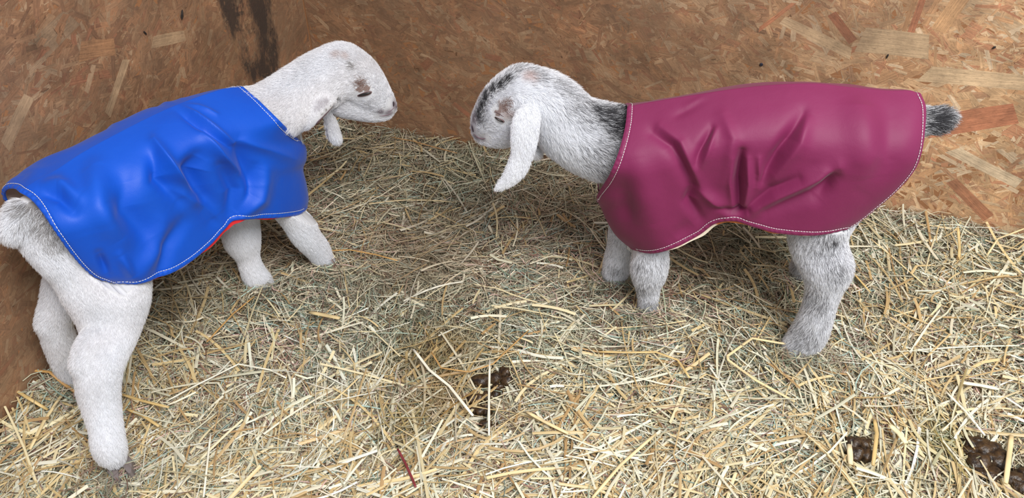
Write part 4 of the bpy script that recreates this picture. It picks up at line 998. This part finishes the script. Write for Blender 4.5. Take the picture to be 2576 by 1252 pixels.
stalk([(420, 1008), (480, 975), (540, 945), (600, 915), (680, 930), (720, 950)], .0034, Wh, 'long white straw with a bend in the open litter below the blue coat')
stalk([(530, 1090), (522, 1160), (512, 1250)], .0034, Wh, 'straight white straw running down to the bottom edge right of the blue goat')
stalk([(780, 785), (830, 795), (855, 800)], .0085, (214, 190, 140), 'short broad straw sheath in the open litter below the blue goat front foot')
stalk([(830, 630), (880, 628), (945, 640), (1000, 655)], .0035, Tn, 'tan straw lying beside the blue goat front foot')
stalk([(985, 345), (1040, 355), (1100, 372), (1150, 385)], .0034, (160, 122, 80), 'brown reed stem lying on the hay between the two goat heads', lift=.014)
stalk([(30, 975), (70, 1000), (120, 1030)], .0055, Yl, 'yellow straw against the left wall foot beside the hind hoof', lift=.012)
stalk([(70, 930), (125, 935), (160, 965), (195, 990)], .0052, Tn, 'bent tan straw at the foot of the left wall', lift=.02)
stalk([(75, 1130), (110, 1060), (160, 985)], .006, (228, 206, 156), 'thick straw leaning diagonally in the lower left corner', lift=.018)
stalk([(2190, 600), (2250, 650), (2330, 720)], .0034, Pl, 'long pale straw slanting behind the wine goat hind leg', lift=.014)
stalk([(2112, 640), (2150, 690), (2190, 735)], .004, Yl, 'yellow straw slanting down right of the wine goat hock', lift=.014)
stalk([(2410, 572, .05), (2414, 620, .03), (2412, 655, .01)], .0065, Yl, 'upright yellow straw leaning on the back wall foot at right')
stalk([(2576, 575, .05), (2510, 600, .04), (2478, 650, .012)], .004, Pl, 'pale straw leaning against the back wall at the right edge')
stalk([(1655, 655), (1672, 760), (1680, 850)], .0024, (196, 206, 176), 'thin pale green hay blade beside the wine goat front foot', 'hay_blade', 'hay')
stalk([(640, 745), (585, 790), (520, 860)], .0034, Tn, 'tan straw slanting down left from the blue goat far front foot')
stalk([(1490, 1252), (1560, 1170), (1650, 1090)], .005, Pl, 'long pale straw rising from the bottom edge right of centre')
stalk([(1190, 303), (1150, 290), (1172, 322)], .0012, Pl, 'thin pale hay blade bent at the wine goat nose', 'hay_blade', 'hay', lift=.03)

# ------------------------------------------------------------------ droppings
def dung_mat():
    m = mat('fresh_dung', srgb(58, 42, 28), .32)
    nz = add_bump(m, 130, .9, .003, 6)
    cr = N(m, 'ShaderNodeValToRGB'); cr.color_ramp.elements[0].position = .35; cr.color_ramp.elements[0].color = (*srgb(34, 24, 18), 1)
    cr.color_ramp.elements[1].position = .7; cr.color_ramp.elements[1].color = (*srgb(84, 62, 38), 1)
    L(m, nz.outputs['Fac'], cr.inputs[0]); L(m, cr.outputs[0], bsdf(m).inputs['Base Color'])
    return m
M_DUNG = dung_mat()
def droppings(px, py, items, label, zc=-.012):
    zc += .004
    p0, _ = on_ground(px, py, zc)
    e = empty('droppings', tuple(p0), label, 'droppings'); bpy.context.view_layer.update()
    for i, (dx, dy, rx, ry, rz, an) in enumerate(items):
        p, t = on_ground(px+dx, py+dy, zc)
        ph = random.uniform(0, 6)
        def fn(v, ph=ph):
            k = .93+.14*math.sin(v.x*4+ph)*math.cos(v.y*3.3+ph)+.07*math.sin(v.z*9+v.x*8+ph)+.04*math.sin(v.y*17+ph*2)
            return v*k
        ball('pellet', p, (math.cos(an), math.sin(an), 0), (-math.sin(an), math.cos(an), 0), (0, 0, 1), rx*t, ry*t, rz*t, M_DUNG, e, fn, 3)
droppings(1240, 952, [(-28, 6, 30, 20, 18, .1), (8, 0, 22, 19, 18, .5), (32, -14, 20, 20, 18, 0), (38, 6, 20, 16, 16, .3), (14, 22, 18, 12, 12, 0)], 'dark brown droppings clump in the centre of the litter', -.004)
droppings(1205, 1010, [(-20, -6, 18, 16, 15, 0), (0, -8, 18, 16, 15, .4), (20, -14, 17, 14, 14, .2), (-22, 24, 20, 13, 13, .3), (4, 22, 18, 15, 13, 0), (24, 24, 16, 12, 13, .8), (42, -16, 14, 12, 12, 0)], 'lower dark droppings partly hidden by straw below the central clump', -.008)
droppings(1228, 1066, [(-6, 0, 18, 13, 12, 0), (14, 8, 15, 10, 11, .3)], 'small buried droppings lowest of the central group', -.008)
droppings(2160, 1128, [(-12, -12, 26, 22, 22, .2), (12, -10, 24, 24, 22, 0), (-8, 16, 28, 22, 22, .5), (18, 18, 22, 20, 20, 0)], 'single round dark dropping beside upright yellow straw', -.006)
droppings(2478, 1148, [(-30, -32, 34, 24, 20, .3), (0, -18, 40, 30, 26, -.3), (30, 6, 38, 34, 26, 0), (-14, 16, 36, 32, 26, .4), (8, 46, 36, 28, 22, 0), (-38, -10, 24, 22, 18, 0)], 'large dark dropping pile near the lower right corner', -.006)
droppings(2566, 1212, [(-14, -6, 30, 26, 22, .3), (8, 12, 34, 26, 22, 0), (18, -18, 26, 24, 20, 0)], 'dark dropping cut by the right edge of the photo', -.006)
